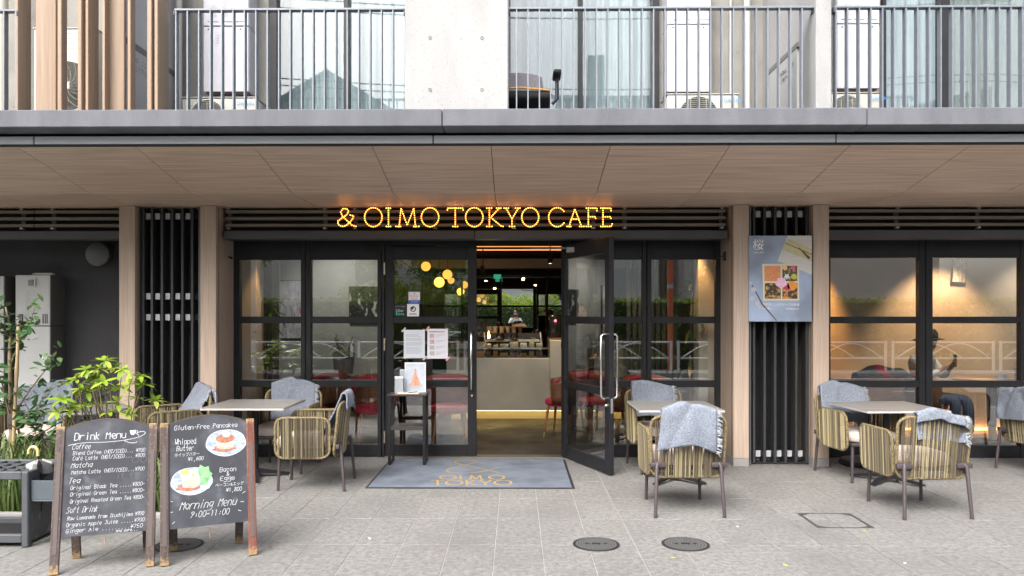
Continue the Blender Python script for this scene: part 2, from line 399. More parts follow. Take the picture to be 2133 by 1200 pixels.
for (px, py, c) in ((910, 1150, (.35, .12, .03)), (1402, 1163, (.55, .5, .08)), (1636, 1178, (.5, .5, .1)), (1800, 1106, (.5, .5, .12)), (642, 1085, (.4, .27, .08)), (1885, 1174, (.8, .8, .78)), (1537, 1098, (.75, .74, .7)), (770, 1123, (.75, .74, .7)), (563, 1141, (.12, .10, .08))):
    p = gnd(px, py); a = rnd.uniform(0, 6); s = rnd.uniform(.012, .02)
    mb = MB(); ca, sa = math.cos(a), math.sin(a)
    pts = [(-1, 0, .2), (-.4, .42, .5), (.4, .38, .35), (1, 0, .9), (.4, -.4, .3), (-.4, -.42, .55)]
    P2 = [Vector((p.x + s * (u * ca - v_ * sa), p.y + s * (u * sa + v_ * ca), .001 + .006 * z)) for u, v_, z in pts]
    mb.prism(P2, (0, 0, .0008))
    nm = 'dry_leaf' if c[0] > c[2] * 2 else 'litter_scrap'
    wh = {910: 'rust brown dry leaf lying on the paving below the doormat', 1402: 'tiny yellow leaf on the paving below the right manhole cover', 1636: 'tiny yellow leaf at the bottom edge below the hatch', 1800: 'tiny yellow leaf beside the corner of the access hatch', 642: 'tiny ochre leaf on the paving right of the pancake board', 1885: 'white scrap on the paving near the bottom right', 1537: 'small white scrap right of the nearest chair leg', 770: 'small white scrap on the paving below the doormat corner', 563: 'dark crumb of leaf beside the pancake board foot'}[px]
    tag(mb.build(nm, mat('leaf_%d' % px, c, .7)), wh, 'leaf' if nm == 'dry_leaf' else 'scrap', 'bits lying on the paving')

# ================================================================ the building
B = thing('cafe_building', 'apartment building with concrete balcony above and a dark glazed cafe under a wood soffit', 'building', (0, YG, 0))
def bpart(name, mb, m, parent=B, smooth=0, **kw):
    o = mb.build(name, m, parent, smooth)
    if kw: tag(o, **kw)
    return o
# ---- balcony slab, fascia, soffit
YS = 5.75; ZT, ZB = Z_(226, YS), Z_(262.5, YS)
xj = [-12, X_(-700, YS), X_(921, YS), X_(1807, YS), 12]
for a, b in zip(xj[:-1], xj[1:]):
    bpart('slab_edge', MB().rbox(a + .003, b - .003, YS, YS + .22, ZB, ZT, .006), M_slab)
bpart('balcony_floor', MB().box(-12, 12, YS + .05, 7.3, ZB + .012, ZT - .03), M_slab)
bpart('drip_groove', MB().box(-12, 12, YS + .221, 6.06, ZB + .004, ZB + .02), M_dark)
YF = 5.95; ZF0, ZF1 = Z_(298, YF), Z_(281.5, YF)
bpart('fascia_backing', MB().box(-12, 12, YF + .07, YF + .12, ZF0 + .01, ZB + .1), M_dark)
fj = [X_(70 - 836 * k, YF) for k in (4, 3, 2, 1, 0)] + [X_(902, YF), X_(1742, YF)] + [X_(1742 + 838 * k, YF) for k in (1, 2, 3)]
for a, b in zip(fj[:-1], fj[1:]):
    if b > -8 and a < 8: bpart('fascia_panel', MB().rbox(a + .005, b - .005, YF, YF + .06, ZF0, ZF1, .004), M_fascia)
for a in fj[1:-1]:
    if -8 < a < 8: bpart('fascia_joint', MB().box(a - .0048, a + .0048, YF + .012, YF + .05, ZF0 + .002, ZF1 - .002), M_dark)
bpart('soffit_lip', MB().box(-12, 12, YF + .002, YF + .05, ZF0 - .012, ZF0 - .001), M_dark)
ZS = Z_(427, YC); YE = (ZS - H) * F / 256.0
sxs = X_(608, YE); SP = .9345
M_gap = M_dark
bpart('soffit_void', MB().prism([(-12, YF + .06, ZF0 + .03), (-12, YE, ZS + .03), (-12, 8.5, ZS + .03), (-12, 8.5, ZS + .05), (-12, YE, ZS + .05), (-12, YF + .06, ZF0 + .05)], (24, 0, 0)), M_gap)
for k in range(-8, 13):
    a, b = sxs + k * SP + .0028, sxs + (k + 1) * SP - .0028
    if b < -8 or a > 8.5: continue
    bpart('soffit_panel', MB().prism([(a, YF + .05, ZF0 - .004), (a, YE - .004, ZS - .0), (a, YE - .004, ZS + .012), (a, YF + .05, ZF0 + .008)], (b - a, 0, 0)), M_woodh)
    bpart('soffit_panel', MB().box(a, b, YE + .004, YG + .15, ZS, ZS + .012), M_woodh)
bpart('soffit_trim', MB().box(-12, 12, YE - .0035, YE + .0035, ZS - .0035, ZS + .006), M_trim)
# ---- wood columns
def column(px0, px1, side_to):
    x0, x1 = X_(px0, YC), X_(px1, YC); m = (x0 + x1) / 2
    c = bpart('wood_column', MB().rbox(x0, x1, YC, YG - .03, .085, ZS - .002, .003), M_woodv)
    bpart('column_base', MB().rbox(x0 - .001, x1 + .001, YC - .001, YG - .031, 0, .083, .003), mat('brushed_base', (.33, .32, .31), .45, metal=.3), c)
    for y in (YC + .06,):
        for x in (x0 - .0012, x1 + .0012): bpart('seam', MB().box(x - .0012, x + .0012, y, y + .006, .09, ZS - .004), M_dark, c)
    return x0, x1
c1 = column(248, 281, 1); c2 = column(417, 450, 1); c3 = column(1528, 1560, -1); c4 = column(1694, 1727, -1)
# ---- header louvres and beams
YL = 7.98
def header(x0, x1, brackets, joints=(), pl=None):
    bpart('louvre_backing', MB().box(x0, x1, YL + .12, YL + .2, Z_(498, YL), ZS - .003), M_dark)
    zr = [(437, 443), (451, 457.5), (465.5, 472)]
    ends = [x0] + list(joints) + [x1]
    for a, b in zip(ends[:-1], ends[1:]):
        for y0, y1 in zr: bpart('louvre_slat', MB().rbox(a + .004, b - .004, YL, YL + .05, Z_(y1, YL), Z_(y0, YL), .003), M_slat)
    for q in brackets:
        if not x0 < q < x1: continue
        br = bpart('louvre_bracket', MB().box(q - .022, q + .022, YL + .052, YL + .075, Z_(477, YL), Z_(431, YL)), mat('bracket_grey', (.12, .12, .115), .5))
        for yy in (433, 475):
            z = Z_(yy, YL); bpart('clip', MB().box(q - .02, q + .02, YL + .02, YL + .051, z - .004, z + .004).lathe([(.009, YL + .012), (.009, YL + .03)], 10, (q, 0, z - .012 if yy < 450 else z + .012), ax='y'), M_clip, br)
    yb = 7.93
    js = [x0] + ([X_(988, yb)] if x0 < X_(988, yb) < x1 else []) + [x1]
    for a, b in zip(js[:-1], js[1:]): bpart('header_beam', MB().rbox(a + .003, b - .003, yb, YL + .115, Z_(497.5, yb), Z_(480, yb), .004), M_beam)
header(-9.5, c1[0] - .004, [X_(42, YL), X_(106, YL), c1[0] - .03], [X_(71, YL)])
header(c2[1] + .03, c3[0] - .03, [X_(474, YL), X_(675, YL), X_(738, YL), X_(906, YL), X_(1070, YL), X_(1237, YL), X_(1302, YL), X_(1505, YL)])
header(c4[1] + .004, 9.5, [c4[1] + .03, X_(1872, YL), X_(2042, YL)], [X_(2160, YL)])
# ---- glazing
ZH, ZG = Z_(500, YG), Z_(541, YG)
TR = [(Z_(673.5, YG), Z_(659.5, YG)), (Z_(806, YG), Z_(792, YG))]; ZK = Z_(926, YG)
bpart('lintel', MB().box(c2[1] - .02, c3[0] + .02, YG - .02, YG + .12, ZH + .004, ZS - .004), M_dark)
def glazing(px, gx, zh=ZH, zg=ZG, name='window', parent=B):
    x0, x1 = X_(px[0], YG), X_(px[1], YG); g0, g1 = X_(gx[0], YG), X_(gx[1], YG)
    mb = MB().rbox(x0 + .001, g0, YG - .03, YG + .05, 0, zh, .003).rbox(g1, x1 - .001, YG - .03, YG + .05, 0, zh, .003)
    mb.rbox(g0, g1, YG - .022, YG + .045, zg, zh - .002, .003).rbox(g0, g1, YG - .022, YG + .045, .004, ZK, .003)
    wdw = bpart(name, mb, M_black, parent)
    for a, b in TR: bpart('transom', MB().rbox(g0, g1, YG - .026, YG + .048, a, b, .003), M_black, wdw)
    zs = [ZK, TR[1][0], TR[1][1], TR[0][0], TR[0][1], zg]
    for i in (0, 2, 4): bpart('pane', MB().box(g0 - .002, g1 + .002, YG + .008, YG + .014, zs[i] - .002, zs[i + 1] + .002), M_glass, wdw)
    return wdw
glazing((480, 637), (501, 628)); glazing((638, 795), (649, 787)); glazing((1187, 1346), (1200, 1337)); glazing((1347, 1509), (1356, 1490))
ZRG, ZRH = Z_(538, YG), Z_(487, YG)
glazing((1722, 1925), (1728, 1912), ZRH, ZRG); glazing((1926, 2134), (1940, 2123), ZRH, ZRG); glazing((2136, 2340), (2148, 2330), ZRH, ZRG)
bpart('wall_panel', MB().box(c2[1] + .002, X_(480, YG) - .002, YG - .032, YG + .05, 0, ZS - .004), M_woodv)
bpart('wall_panel', MB().box(X_(1509, YG) + .002, c3[0] - .002, YG - .032, YG + .05, 0, ZS - .004), M_woodv)
for sx, px in ((1, 466), (-1, 1510)):          # small black camera-like brackets on the inner column faces
    p = at(px, 534, YG - .2)
    bpart('door_stay', MB().rbox(p.x - .012, p.x + .012, p.y - .03, p.y + .03, p.z - .045, p.z + .05, .004).tube([(p.x, p.y, p.z), (p.x + sx * .07, p.y + .02, p.z - .01)], .008, 8).ball((p.x + sx * .075, p.y + .02, p.z - .015), .015), M_black)
# door frame, closed leaf, open leaf
ZD = Z_(513, YG)
dx0, dx1 = X_(797, YG), X_(1186, YG)
bpart('door_frame', MB().rbox(dx0, X_(802, YG), YG - .045, YG + .06, 0, ZH, .003).rbox(X_(1171, YG), dx1, YG - .045, YG + .06, 0, ZH, .003).rbox(X_(802, YG), X_(1171, YG), YG - .04, YG + .06, ZD + .004, ZH - .001, .003), M_black)
bpart('threshold', MB().rbox(X_(802, YG), X_(1171, YG), YG - .07, YG + .08, -.002, .012, .003), mat('threshold_steel', (.35, .34, .33), .35, metal=.9))
def door(x_hinge, width, ang, flip):
    """leaf built from its hinge along +X (flip=1) or -X (flip=-1), then swung"""
    dr = link('door', None, B); dr.matrix_basis = Matrix.Translation((x_hinge, 0, 0)) @ Matrix.Rotation(ang, 4, 'Z')
    s = flip; sw = .088; t0, t1 = -.024, .024
    def lx(a): return s * a
    fr = MB()
    for a, b in ((0, sw), (width - sw - .008, width)): fr.rbox(lx(a), lx(b), t0, t1, .012, ZD, .003)
    fr.rbox(lx(sw), lx(width - sw - .008), t0 + .002, t1 - .002, ZG, ZD - .001, .003).rbox(lx(sw), lx(width - sw - .008), t0 + .002, t1 - .002, .012, ZK, .003)
    fr.build('leaf_frame', M_black, dr, world=False)
    for a, b in TR: MB().rbox(lx(sw), lx(width - sw - .008), t0 + .001, t1 - .001, a, b, .003).build('transom', M_black, dr, world=False)
    zs = [ZK, TR[1][0], TR[1][1], TR[0][0], TR[0][1], ZG]
    for i in (0, 2, 4): MB().box(lx(sw - .003), lx(width - sw - .005), -.003, .003, zs[i] - .003, zs[i + 1] + .003).build('pane', M_glass, dr, world=False)
    z0, z1 = Z_(810, YG), Z_(692, YG); hxp = lx(width - .055)
    for side in (-1, 1):
        o = side * .024
        MB().tube([(hxp, o, z1), (hxp, o + side * .045, z1), (hxp - s * .0, o + side * .062, z1 - .02), (hxp, o + side * .062, z0 + .02), (hxp, o + side * .045, z0), (hxp, o, z0)], .0125, 12).build('pull_handle', M_steel, dr, 50, world=False)
    MB().rbox(lx(width) - .0015, lx(width) + .0015, -.012, .012, .60, .74, .001).build('lock_plate', M_steel, dr, world=False)
    for side in (-1, 1): MB().lathe([(.019, side * .024), (.019, side * .036), (.012, side * .05), (1e-4, side * .051)], 16, (lx(width - .05), 0, .67), ax='y').build('key_cylinder', M_steel, dr, 40, world=False)
    for z in (Z_(560, YG), Z_(717, YG), Z_(910, YG)):
        MB().tube([(-s * .006, t0 - .012, z - .065), (-s * .006, t0 - .012, z - .002)], .011, 10).tube([(-s * .006, t0 - .012, z + .002), (-s * .006, t0 - .012, z + .065)], .011, 10).build('hinge', mat('hinge_metal', (.55, .5, .38), .35, metal=.8), dr, 40, world=False)
    return dr
DW = X_(993, YG) - X_(803, YG)
d1 = door(X_(803, YG), DW, 0, 1)
e = gnd(1275, 993); hx2 = X_(1173, YG)
vx, vy = e.x - hx2, e.y - (YG - .02)
d2 = door(hx2, math.hypot(vx, vy), math.atan2(-vy, -vx), -1)
# door closer on the head of the open leaf
cl = at(1205, 521, YG - .25)
MB().rbox(cl.x - .13, cl.x + .10, cl.y - .05, cl.y + .02, cl.z - .03, cl.z + .03, .006).tube([(cl.x - .1, cl.y - .02, cl.z + .02), (cl.x - .5, YG, cl.z + .045)], .011, 8).ball((cl.x - .03, cl.y - .02, cl.z - .045), .016).build('door_closer', mat('closer_grey', (.3, .3, .3), .4, metal=.5), B)
# ---- left bay: charcoal wall
bpart('charcoal_wall', MB().box(-9.5, c1[0] + .03, 8.45, 8.6, 0, ZS - .005), M_dwall)
bpart('charcoal_wall', MB().box(c1[0] + .035, c2[1] - .01, 8.25, 8.34, 0, ZS - .005), M_dark)
bpart('charcoal_wall', MB().box(c3[0] + .035, c4[1] - .01, 8.25, 8.34, 0, ZS - .005), M_dark)
# ---- upper storey: wall, windows, piers
YW = 7.1; ZTOP = 5.6
w1, w1b = X_(575, YW), X_(930, YW); w2, w2b = X_(940, YW), X_(1371, YW); w3, w3b = X_(1838, YW), X_(2330, YW)
for a, b in ((-9, w1), (w1b, w2), (w2b, w3), (w3b, 9)): bpart('upper_wall', MB().box(a, b, YW, YW + .15, ZB, ZTOP), M_wallc)
bpart('room_back', MB().box(-9, 9, YW + 2.2, YW + 2.3, ZB, ZTOP), mat('room_wall', (.5, .48, .44), .9))
bpart('room_ceiling', MB().box(-9, 9, YW + .16, YW + 2.2, ZTOP - .02, ZTOP + .2), mat('room_wall', (.5, .48, .44), .9))
M_curt = mat('sheer_curtain', (.37, .405, .415), .9, col2=(.25, .285, .30), nscale=9, stretch=(5, 1, .15))
M_curt2 = mat('grey_curtain', (.20, .21, .195), .9, col2=(.25, .26, .245), nscale=20, stretch=(4, 1, .3))
def curtain(x0, x1, m, y=YW + .3):
    mb = MB(); n = int((x1 - x0) / .02); rows = [ZB + .05, 3.6, 4.2, ZTOP - .06]; ph = rnd.uniform(0, 6)
    for r_, z in enumerate(rows):
        for i in range(n + 1):
            x = x0 + (x1 - x0) * i / n
            mb.v.append(Vector((x, y + .025 * math.sin(x * 46 + ph + .5 * math.sin(x * 7)) + .012 * math.sin(x * 19 + r_), z)))
    for r_ in range(len(rows) - 1):
        for i in range(n): mb.f.append((r_ * (n + 1) + i, r_ * (n + 1) + i + 1, (r_ + 1) * (n + 1) + i + 1, (r_ + 1) * (n + 1) + i)); mb.m.append(0)
    return mb.build('curtain', m, B, 80)
def upper_window(xs, curts):
    mb = MB()
    for a, b in xs['frames']: mb.rbox(X_(a, YW), X_(b, YW), YW - .05, YW + .06, ZB, ZTOP - .3, .003)
    wd = bpart('window', mb, M_black)
    for k, (a, b) in enumerate(xs['glass']): bpart('pane', MB().box(X_(a, YW) - .003, X_(b, YW) + .003, YW + .002 + .022 * (k % 2), YW + .008 + .022 * (k % 2), ZB, ZTOP - .3), M_uglass, wd)
    for a, b, m in curts: curtain(X_(a, YW + .3), X_(b, YW + .3), m)
upper_window({'frames': [(563, 580), (718, 728)], 'glass': [(580, 718), (728, 925)]}, [(560, 725, M_curt), (730, 930, M_curt)])
upper_window({'frames': [(1204, 1213), (1357, 1371)], 'glass': [(945, 1204), (1213, 1357)]}, [(950, 1205, M_curt), (1212, 1370, M_curt)])
upper_window({'frames': [(1834, 1841), (1955, 1973)], 'glass': [(1841, 1955), (1973, 2300)]}, [(1840, 1962, M_curt), (1966, 2330, M_curt2)])
def tie_holes(pts, parent):
    for p in pts: MB().lathe([(.0125, p.y + .004), (.0125, p.y - .0015), (.0095, p.y - .0015), (.0088, p.y + .004), (1e-4, p.y + .004)], 16, (p.x, 0, p.z), ax='y').build('tie_hole', mat('tie_plug', (.14, .14, .14), .9), parent)
pier = bpart('concrete_pier', MB().rbox(X_(843, 5.84), X_(1059, 5.84), 5.84, YW - .01, ZB + .02, ZTOP, .008), M_pier)
tie_holes([at(x, y, 5.838) for x, y in ((896, 79), (1004, 79), (896, 187), (1004, 187))], pier)
pr0 = X_(1700, 5.84); pier2 = bpart('concrete_pier', MB().rbox(pr0, X_(1733, 5.84), 5.84, YW - .01, ZB + .02, ZTOP, .008), M_pier)
pp = bpart('escape_panel', MB().box(pr0 - .03, pr0 - .002, 6.16, 6.82, ZB + .02, Z_(97, 6.16) - .02), mat('partition_board', (.36, .37, .37), .7))
bpart('shadow_gap', MB().box(pr0 - .034, pr0 - .002, 6.13, 6.86, Z_(97, 6.16) - .018, Z_(97, 6.16) + .02), mat('gap_grey', (.15, .15, .145), .8), pp)
SIDE_L = Matrix(((0, 0, -1, 0), (-1, 0, 0, 0), (0, 1, 0, 0), (0, 0, 0, 1)))
SIDE_R = Matrix(((0, 0, 1, 0), (1, 0, 0, 0), (0, 1, 0, 0), (0, 0, 0, 1)))
for k, s in enumerate(('\u975e\u5e38\u306e\u969b\u306f\u3001\u3053\u3053\u3092', '\u7834\u3063\u3066\u96a3\u6238\u3078')):
    print_text(s, .045, Matrix.Translation((pr0 - .0315, 6.62, 3.55 - k * .06)) @ SIDE_L, M_ink, pp)
xl = X_(261, 6.12); pl_ = bpart('escape_panel', MB().box(xl - .03, xl, 6.12, YW - .005, ZB + .02, 4.9), mat('partition_board2', (.42, .425, .44), .7))
bpart('shadow_gap', MB().box(xl - .02, xl + .004, 6.121, YW - .01, Z_(78, 6.12) - .03, Z_(78, 6.12) + .02), mat('gap_grey', (.15, .15, .145), .8), pl_)
for k, s in enumerate(('\u306f\u3001\u3053\u3053\u3092\u7834\u3063\u3066', '\u3057\u3066\u4e0b\u3055\u3044')):
    print_text(s, .05, Matrix.Translation((xl + .0015, 6.28, 3.62 - k * .07)) @ SIDE_R, M_ink, pl_)
for px, yy, r in ((373, 6.95, .028), (1556, 6.95, .03)):
    bpart('downpipe', MB().tube([(X_(px, yy), yy, ZB + .02), (X_(px, yy), yy, ZTOP)], r, 16), mat('pale_pipe', (.44, .41, .39), .35), smooth=50)
bpart('conduit', MB().tube([(X_(1522, 7.06), 7.06, ZB), (X_(1522, 7.06), 7.06, ZTOP)], .012, 8), mat('pale_pipe', (.44, .41, .39), .35), smooth=50)
bpart('wall_pipe', MB().tube([(X_(4, 6.8), 6.8, ZB), (X_(4, 6.8), 6.8, ZTOP)], .05, 12), mat('lagged_pipe', (.42, .42, .36), .8), smooth=50)
tie_holes([at(x, y, YW) for x, y in ((398, 15), (398, 117), (531, 15), (531, 117), (1536, 10), (1536, 110), (30, 223))], B)
# ================================================================ balcony railings
YR = 5.9; ZR = Z_(19, YR)
bal = MB().box(-.0045, .0045, -.025, .025, 0, 1)
balm = bpy.data.meshes.new('baluster'); balm.from_pydata([tuple(p) for p in bal.v], [], bal.f); balm.materials.append(M_rail)
def railing(px0, px1, label, first=None, sp=23.7):
    x0, x1 = X_(px0, YR), X_(px1, YR)
    t = thing('balcony_railing', label, 'railing', ((x0 + x1) / 2, YR, ZT - .03), group='grey flat-bar balcony railings')
    MB().rbox(x0, x1, YR - .027, YR + .027, ZR - .010, ZR + .006, .002).build('top_rail', M_rail, t)
    MB().rbox(x0, x1, YR - .02, YR + .02, ZT - .025, ZT - .012, .002).build('bottom_rail', M_rail, t)
    px = first if first else px0 + 4
    while px <= px1 - 2:
        inst('baluster', balm, t, Matrix.Translation((X_(px, YR) - (x0 + x1) / 2, 0, -.002)) @ Matrix.Diagonal((1, 1, ZR - .0105 - ZT + .032, 1)))
        px += sp
    for q in (x0, x1): MB().rbox(q - .006, q + .006, YR - .03, YR + .03, ZR - .045, ZR - .011, .002).build('end_bracket', mat('bracket_dark', (.06, .06, .07), .5), t)
railing(-120, 40, 'short grey railing at the far left before the wood fins', 12, 25)
railing(366, 843, 'grey flat-bar railing between the wood fins and the wide pale pier', 369)
railing(1060, 1694, 'grey flat-bar railing in front of the office chair', 1076)
railing(1735, 2240, 'grey flat-bar railing right of the narrow concrete pier', 1739, 24.2)
# ---- wood fins
fx = thing('fin_screen', 'tall wood-effect fins screening the left end of the balcony', 'screen', (X_(205, YR), YR, ZT - .02))
def fin(px, w, d_, rot, yo=0):
    x = X_(px, YR + yo); n = 5; sec = []
    for (cx, cy, a0) in ((w / 2, d_ / 2, 0), (-w / 2, d_ / 2, 90), (-w / 2, -d_ / 2, 180), (w / 2, -d_ / 2, 270)):
        rr = min(w, d_) * .22
        for q in range(n):
            a = R(a0 + 90 * q / (n - 1)); sec.append((cx - math.copysign(rr, cx) + rr * math.cos(a), cy - math.copysign(rr, cy) + rr * math.sin(a)))
    ca, sa = math.cos(R(rot)), math.sin(R(rot))
    MB().prism([(x + u * ca - v_ * sa, YR + yo + u * sa + v_ * ca, ZT - .02) for u, v_ in sec], (0, 0, 2.4)).build('fin', M_fin, fx, 40)
for a in ((48, .028, .15, -4, .05), (98, .15, .045, 10, .02), (130, .034, .08, 0, .03), (171, .034, .06, -8, 0), (192, .024, .13, -6, .05), (241, .145, .04, 6, .03), (220, .022, .06, 0, -.035), (274, .026, .07, -4, .02), (314, .038, .05, 0, 0), (337, .028, .16, -6, .06)): fin(*a)
# ---- outdoor AC units and water heaters on the balcony
M_blue = mat('logo_blue', (.02, .25, .62), .5)
def ac_unit(px0, px1, pytop, Y, label, fanpx, logo=None, h=None, big=False):
    x0, x1, zt = X_(px0, Y), X_(px1, Y), Z_(pytop, Y); zb = ZT - .0 if h is None else zt - h
    dp = .28
    t = thing('air_conditioner', label, 'air conditioner', ((x0 + x1) / 2, Y, zb), group='outdoor units on the balcony')
    MB().rbox(x0, x1, Y, Y + dp, zb, zt - .012, .012, 2).build('casing', M_cream, t, 40)
    MB().rbox(x0 - .006, x1 + .006, Y - .006, Y + dp, zt - .011, zt, .004).build('lid', M_cream, t)
    fr = (X_(fanpx[1], Y) - X_(fanpx[0], Y)) / 2; fxc = (X_(fanpx[0], Y) + X_(fanpx[1], Y)) / 2; fz = zt - fr - (.03 if not big else .30)
    MB().lathe([(fr * 1.06, Y - .004), (fr * 1.06, Y - .010), (fr, Y - .012), (fr * .99, Y - .004)], 40, (fxc, 0, fz), ax='y').build('fan_shroud', M_cream, t, 40)
    MB().lathe([(1e-4, Y - .0035), (fr * .99, Y - .0035), (fr * .99, Y - .002)], 40, (fxc, 0, fz), ax='y').build('fan_opening', M_dark, t)
    g = MB()
    if big:
        for k in range(2, 20): g.tube([(fxc + fr * k / 20 * math.cos(2 * math.pi * q / 36), Y - .014, fz + fr * k / 20 * math.sin(2 * math.pi * q / 36)) for q in range(36)], .0013, 4, closed=True)
        for k in range(16):
            a0 = 2 * math.pi * k / 16
            g.tube([(fxc + fr * s * math.cos(a0 + s * .9), Y - .014, fz + fr * s * math.sin(a0 + s * .9)) for s in (.12, .35, .6, .8, 1)], .0016, 4)
    else:
        for k in range(-9, 10):
            z = fz + k * fr / 10; hw = math.sqrt(max(0, fr * fr - (z - fz) ** 2))
            g.tube([(fxc - hw, Y - .009, z), (fxc + hw, Y - .009, z)], .003, 5)
        for k in (-1, 0, 1): g.tube([(fxc + k * fr * .4, Y - .010, fz - fr * .9), (fxc + k * fr * .4, Y - .010, fz + fr * .9)], .003, 5)
    tag(g.build('fan_grille', M_cream, t), kind='stuff')
    if big:
        MB().rbox(fxc - fr * .14, fxc + fr * .14, Y - .022, Y - .012, fz - fr * .16, fz + fr * .16, .006).build('hub_cover', M_cream, t)
        for k in range(4): MB().box(x0 + .02, x1 - .02, Y - .003, Y - .001, zt - .05 - k * .045, zt - .047 - k * .045).build('panel_line', M_grime, t)
    if logo: print_text('DAIKIN', .045, front_at((logo, Y - .013, zt - .075)), M_blue, t, 'logo')
ac_unit(379, 534, 200, 6.72, 'cream outdoor unit on the balcony under the leftmost wall-hung heater', (398, 467), X_(494, 6.72))
ac_unit(1390, 1538, 196, 6.72, 'cream outdoor unit under the middle wall-hung heater', (1414, 1495), X_(1507, 6.72))
ac_unit(1700, 1838, 194, 6.72, 'cream outdoor unit under the rightmost wall-hung heater', (1734, 1792), X_(1812, 6.72))
ac_unit(70, 200, 54, 6.75, 'tall cream outdoor unit with a large spiral fan grille behind the wood fins', (90, 192), None, None, True)
def heater(px0, px1, pyb, Y, label, ytop=None, split=53, side=None, body=M_white, group='wall-hung heaters', back=YW, full=False):
    x0, x1, zb = X_(px0, Y), X_(px1, Y), Z_(pyb, Y); zt = zb + 1.05 if ytop is None else Z_(ytop, Y); zsx = Z_(split, Y)
    t = thing('water_heater', label, 'water heater', ((x0 + x1) / 2, Y, zb), group=group)
    MB().rbox(x0, x1, Y, back - .004, zb + .01, zsx - .004, .006).build('lower_casing', body if not side else side, t)
    MB().rbox(x0 + .003, x1 - .003, Y - .012, Y - .001, zb, zsx - .006, .005).build('lower_door', body, t)
    MB().rbox(x0, x1, Y, back - .004, zsx, zt, .006).build('upper_casing', body if not side else side, t)
    MB().rbox(x0 + .003, x1 - .003, Y - .012, Y - .001, zsx + .002, zt - .004, .005).build('upper_door', body, t)
    w_ = x1 - x0
    if not full:
        for k in range(3): MB().box(x0 + w_ * (.10 + .3 * k), x0 + w_ * (.34 + .3 * k), Y - .0135, Y - .012, zsx + .035, zsx + .041).build('vent_slot', M_ink, t)
        for a, n in ((.18, 8), (.42, 12)):
            for k in range(n): MB().box(x0 + w_ * a, x0 + w_ * (a + rnd.uniform(.1, .15)), Y - .0132, Y - .012, zsx + .08 + k * .014, zsx + .086 + k * .014).build('label_line', M_grime, t)
        for k in range(4): MB().box(x0 + w_ * .3, x0 + w_ * .35, Y - .0132, Y - .012, zsx - .09 - k * .022, zsx - .078 - k * .022).build('label_line', M_grime, t)
        for a in (.12, .82): MB().lathe([(.007, Y - .015), (.007, Y - .012)], 10, (x0 + w_ * a, 0, zsx - .03), ax='y').build('screw', M_ink, t)
        MB().box(x0 + .02, x1 - .02, Y + .01, back - .01, zb - .012, zb + .009).build('base_plate', mat('heater_base', (.10, .07, .08), .6), t)
    return t, x0, x1, zb, zsx, zt
heater(424, 519, 190, 6.86, 'white wall-hung heater cabinet right of the wood fins')
heater(1390, 1481, 193, 6.86, 'white wall-hung heater cabinet beside the middle balcony window')
heater(1742, 1832, 187, 6.86, 'white wall-hung heater cabinet right of the narrow concrete pier')
M_hgrey = mat('heater_grey', (.47, .475, .47), .5, col2=(.43, .435, .43), nscale=3)
t, x0, x1, zb, zsx, zt = heater(33, 106, 845, 8.18, 'light grey two-box water heater on the charcoal wall', 572, 679, mat('heater_side', (.11, .11, .108), .55), M_hgrey, 'grey heaters on the charcoal wall', 8.45, True)
MB().rbox(X_(59, 8.16), X_(75, 8.16), 8.15, 8.166, Z_(597, 8.16), Z_(580, 8.16), .003).build('exhaust_port', mat('port_rim', (.5, .5, .48), .4), t)
for k in range(5): MB().box(X_(60.5 + k * 2.4, 8.16), X_(61.8 + k * 2.4, 8.16), 8.1485, 8.1495, Z_(595, 8.16), Z_(582, 8.16)).build('exhaust_slot', M_dark, t)
for px in (38.5, 42, 45.5, 88, 92.5, 96.5): MB().box(X_(px, 8.16), X_(px + 1.8, 8.16), 8.164, 8.1675, Z_(674, 8.16), Z_(654, 8.16)).build('vent_slot', M_dark, t)
for k in range(16): MB().box(X_(52, 8.16), X_(52 + rnd.uniform(8, 12), 8.16), 8.1655, 8.1675, Z_(608 + k * 3.4, 8.16), Z_(606.6 + k * 3.4, 8.16)).build('label_line', M_grime, t)
MB().box(X_(74, 8.16), X_(83, 8.16), 8.1655, 8.1675, Z_(673.5, 8.16), Z_(664.5, 8.16)).build('badge', M_ink, t)
MB().tube([at(76 + 2.2 * math.cos(a * .6), 669.5 + 2.0 * math.sin(a * .6), 8.1645) for a in range(3, 11)], .0022, 5).build('badge_mark', M_white, t)
MB().rbox(X_(70, 8.2), X_(108, 8.2), 8.2, 8.26, zt, zt + .022, .003).rbox(x0 + .16, x0 + .21, 8.2, 8.24, zt, zt + .014, .002).build('top_bracket', M_hgrey, t)
heater(-62, 10, 845, 8.18, 'dark edge of a second grey heater at the left border', 574, 679, mat('heater_side', (.11, .11, .108), .55), M_hgrey, 'grey heaters on the charcoal wall', 8.45, True)
# vent cap
vc = at(205, 530, 8.36)
t = thing('vent_cap', 'round dark grey vent cap on the charcoal wall', 'vent cap', vc)
r_ = 25 * 8.36 / F
MB().lathe([(1e-4, 8.325), (r_ * .9, 8.328), (r_ * .985, 8.334), (r_, 8.345), (r_, 8.40), (r_ * .92, 8.405)], 40, (vc.x, 0, vc.z), ax='y').build('hood', mat('vent_grey', (.10, .102, .108), .5), t, 35)
MB().lathe([(r_ * .7, 8.40), (r_ * .7, 8.449)], 32, (vc.x, 0, vc.z), ax='y').build('neck', M_dark, t, 35)
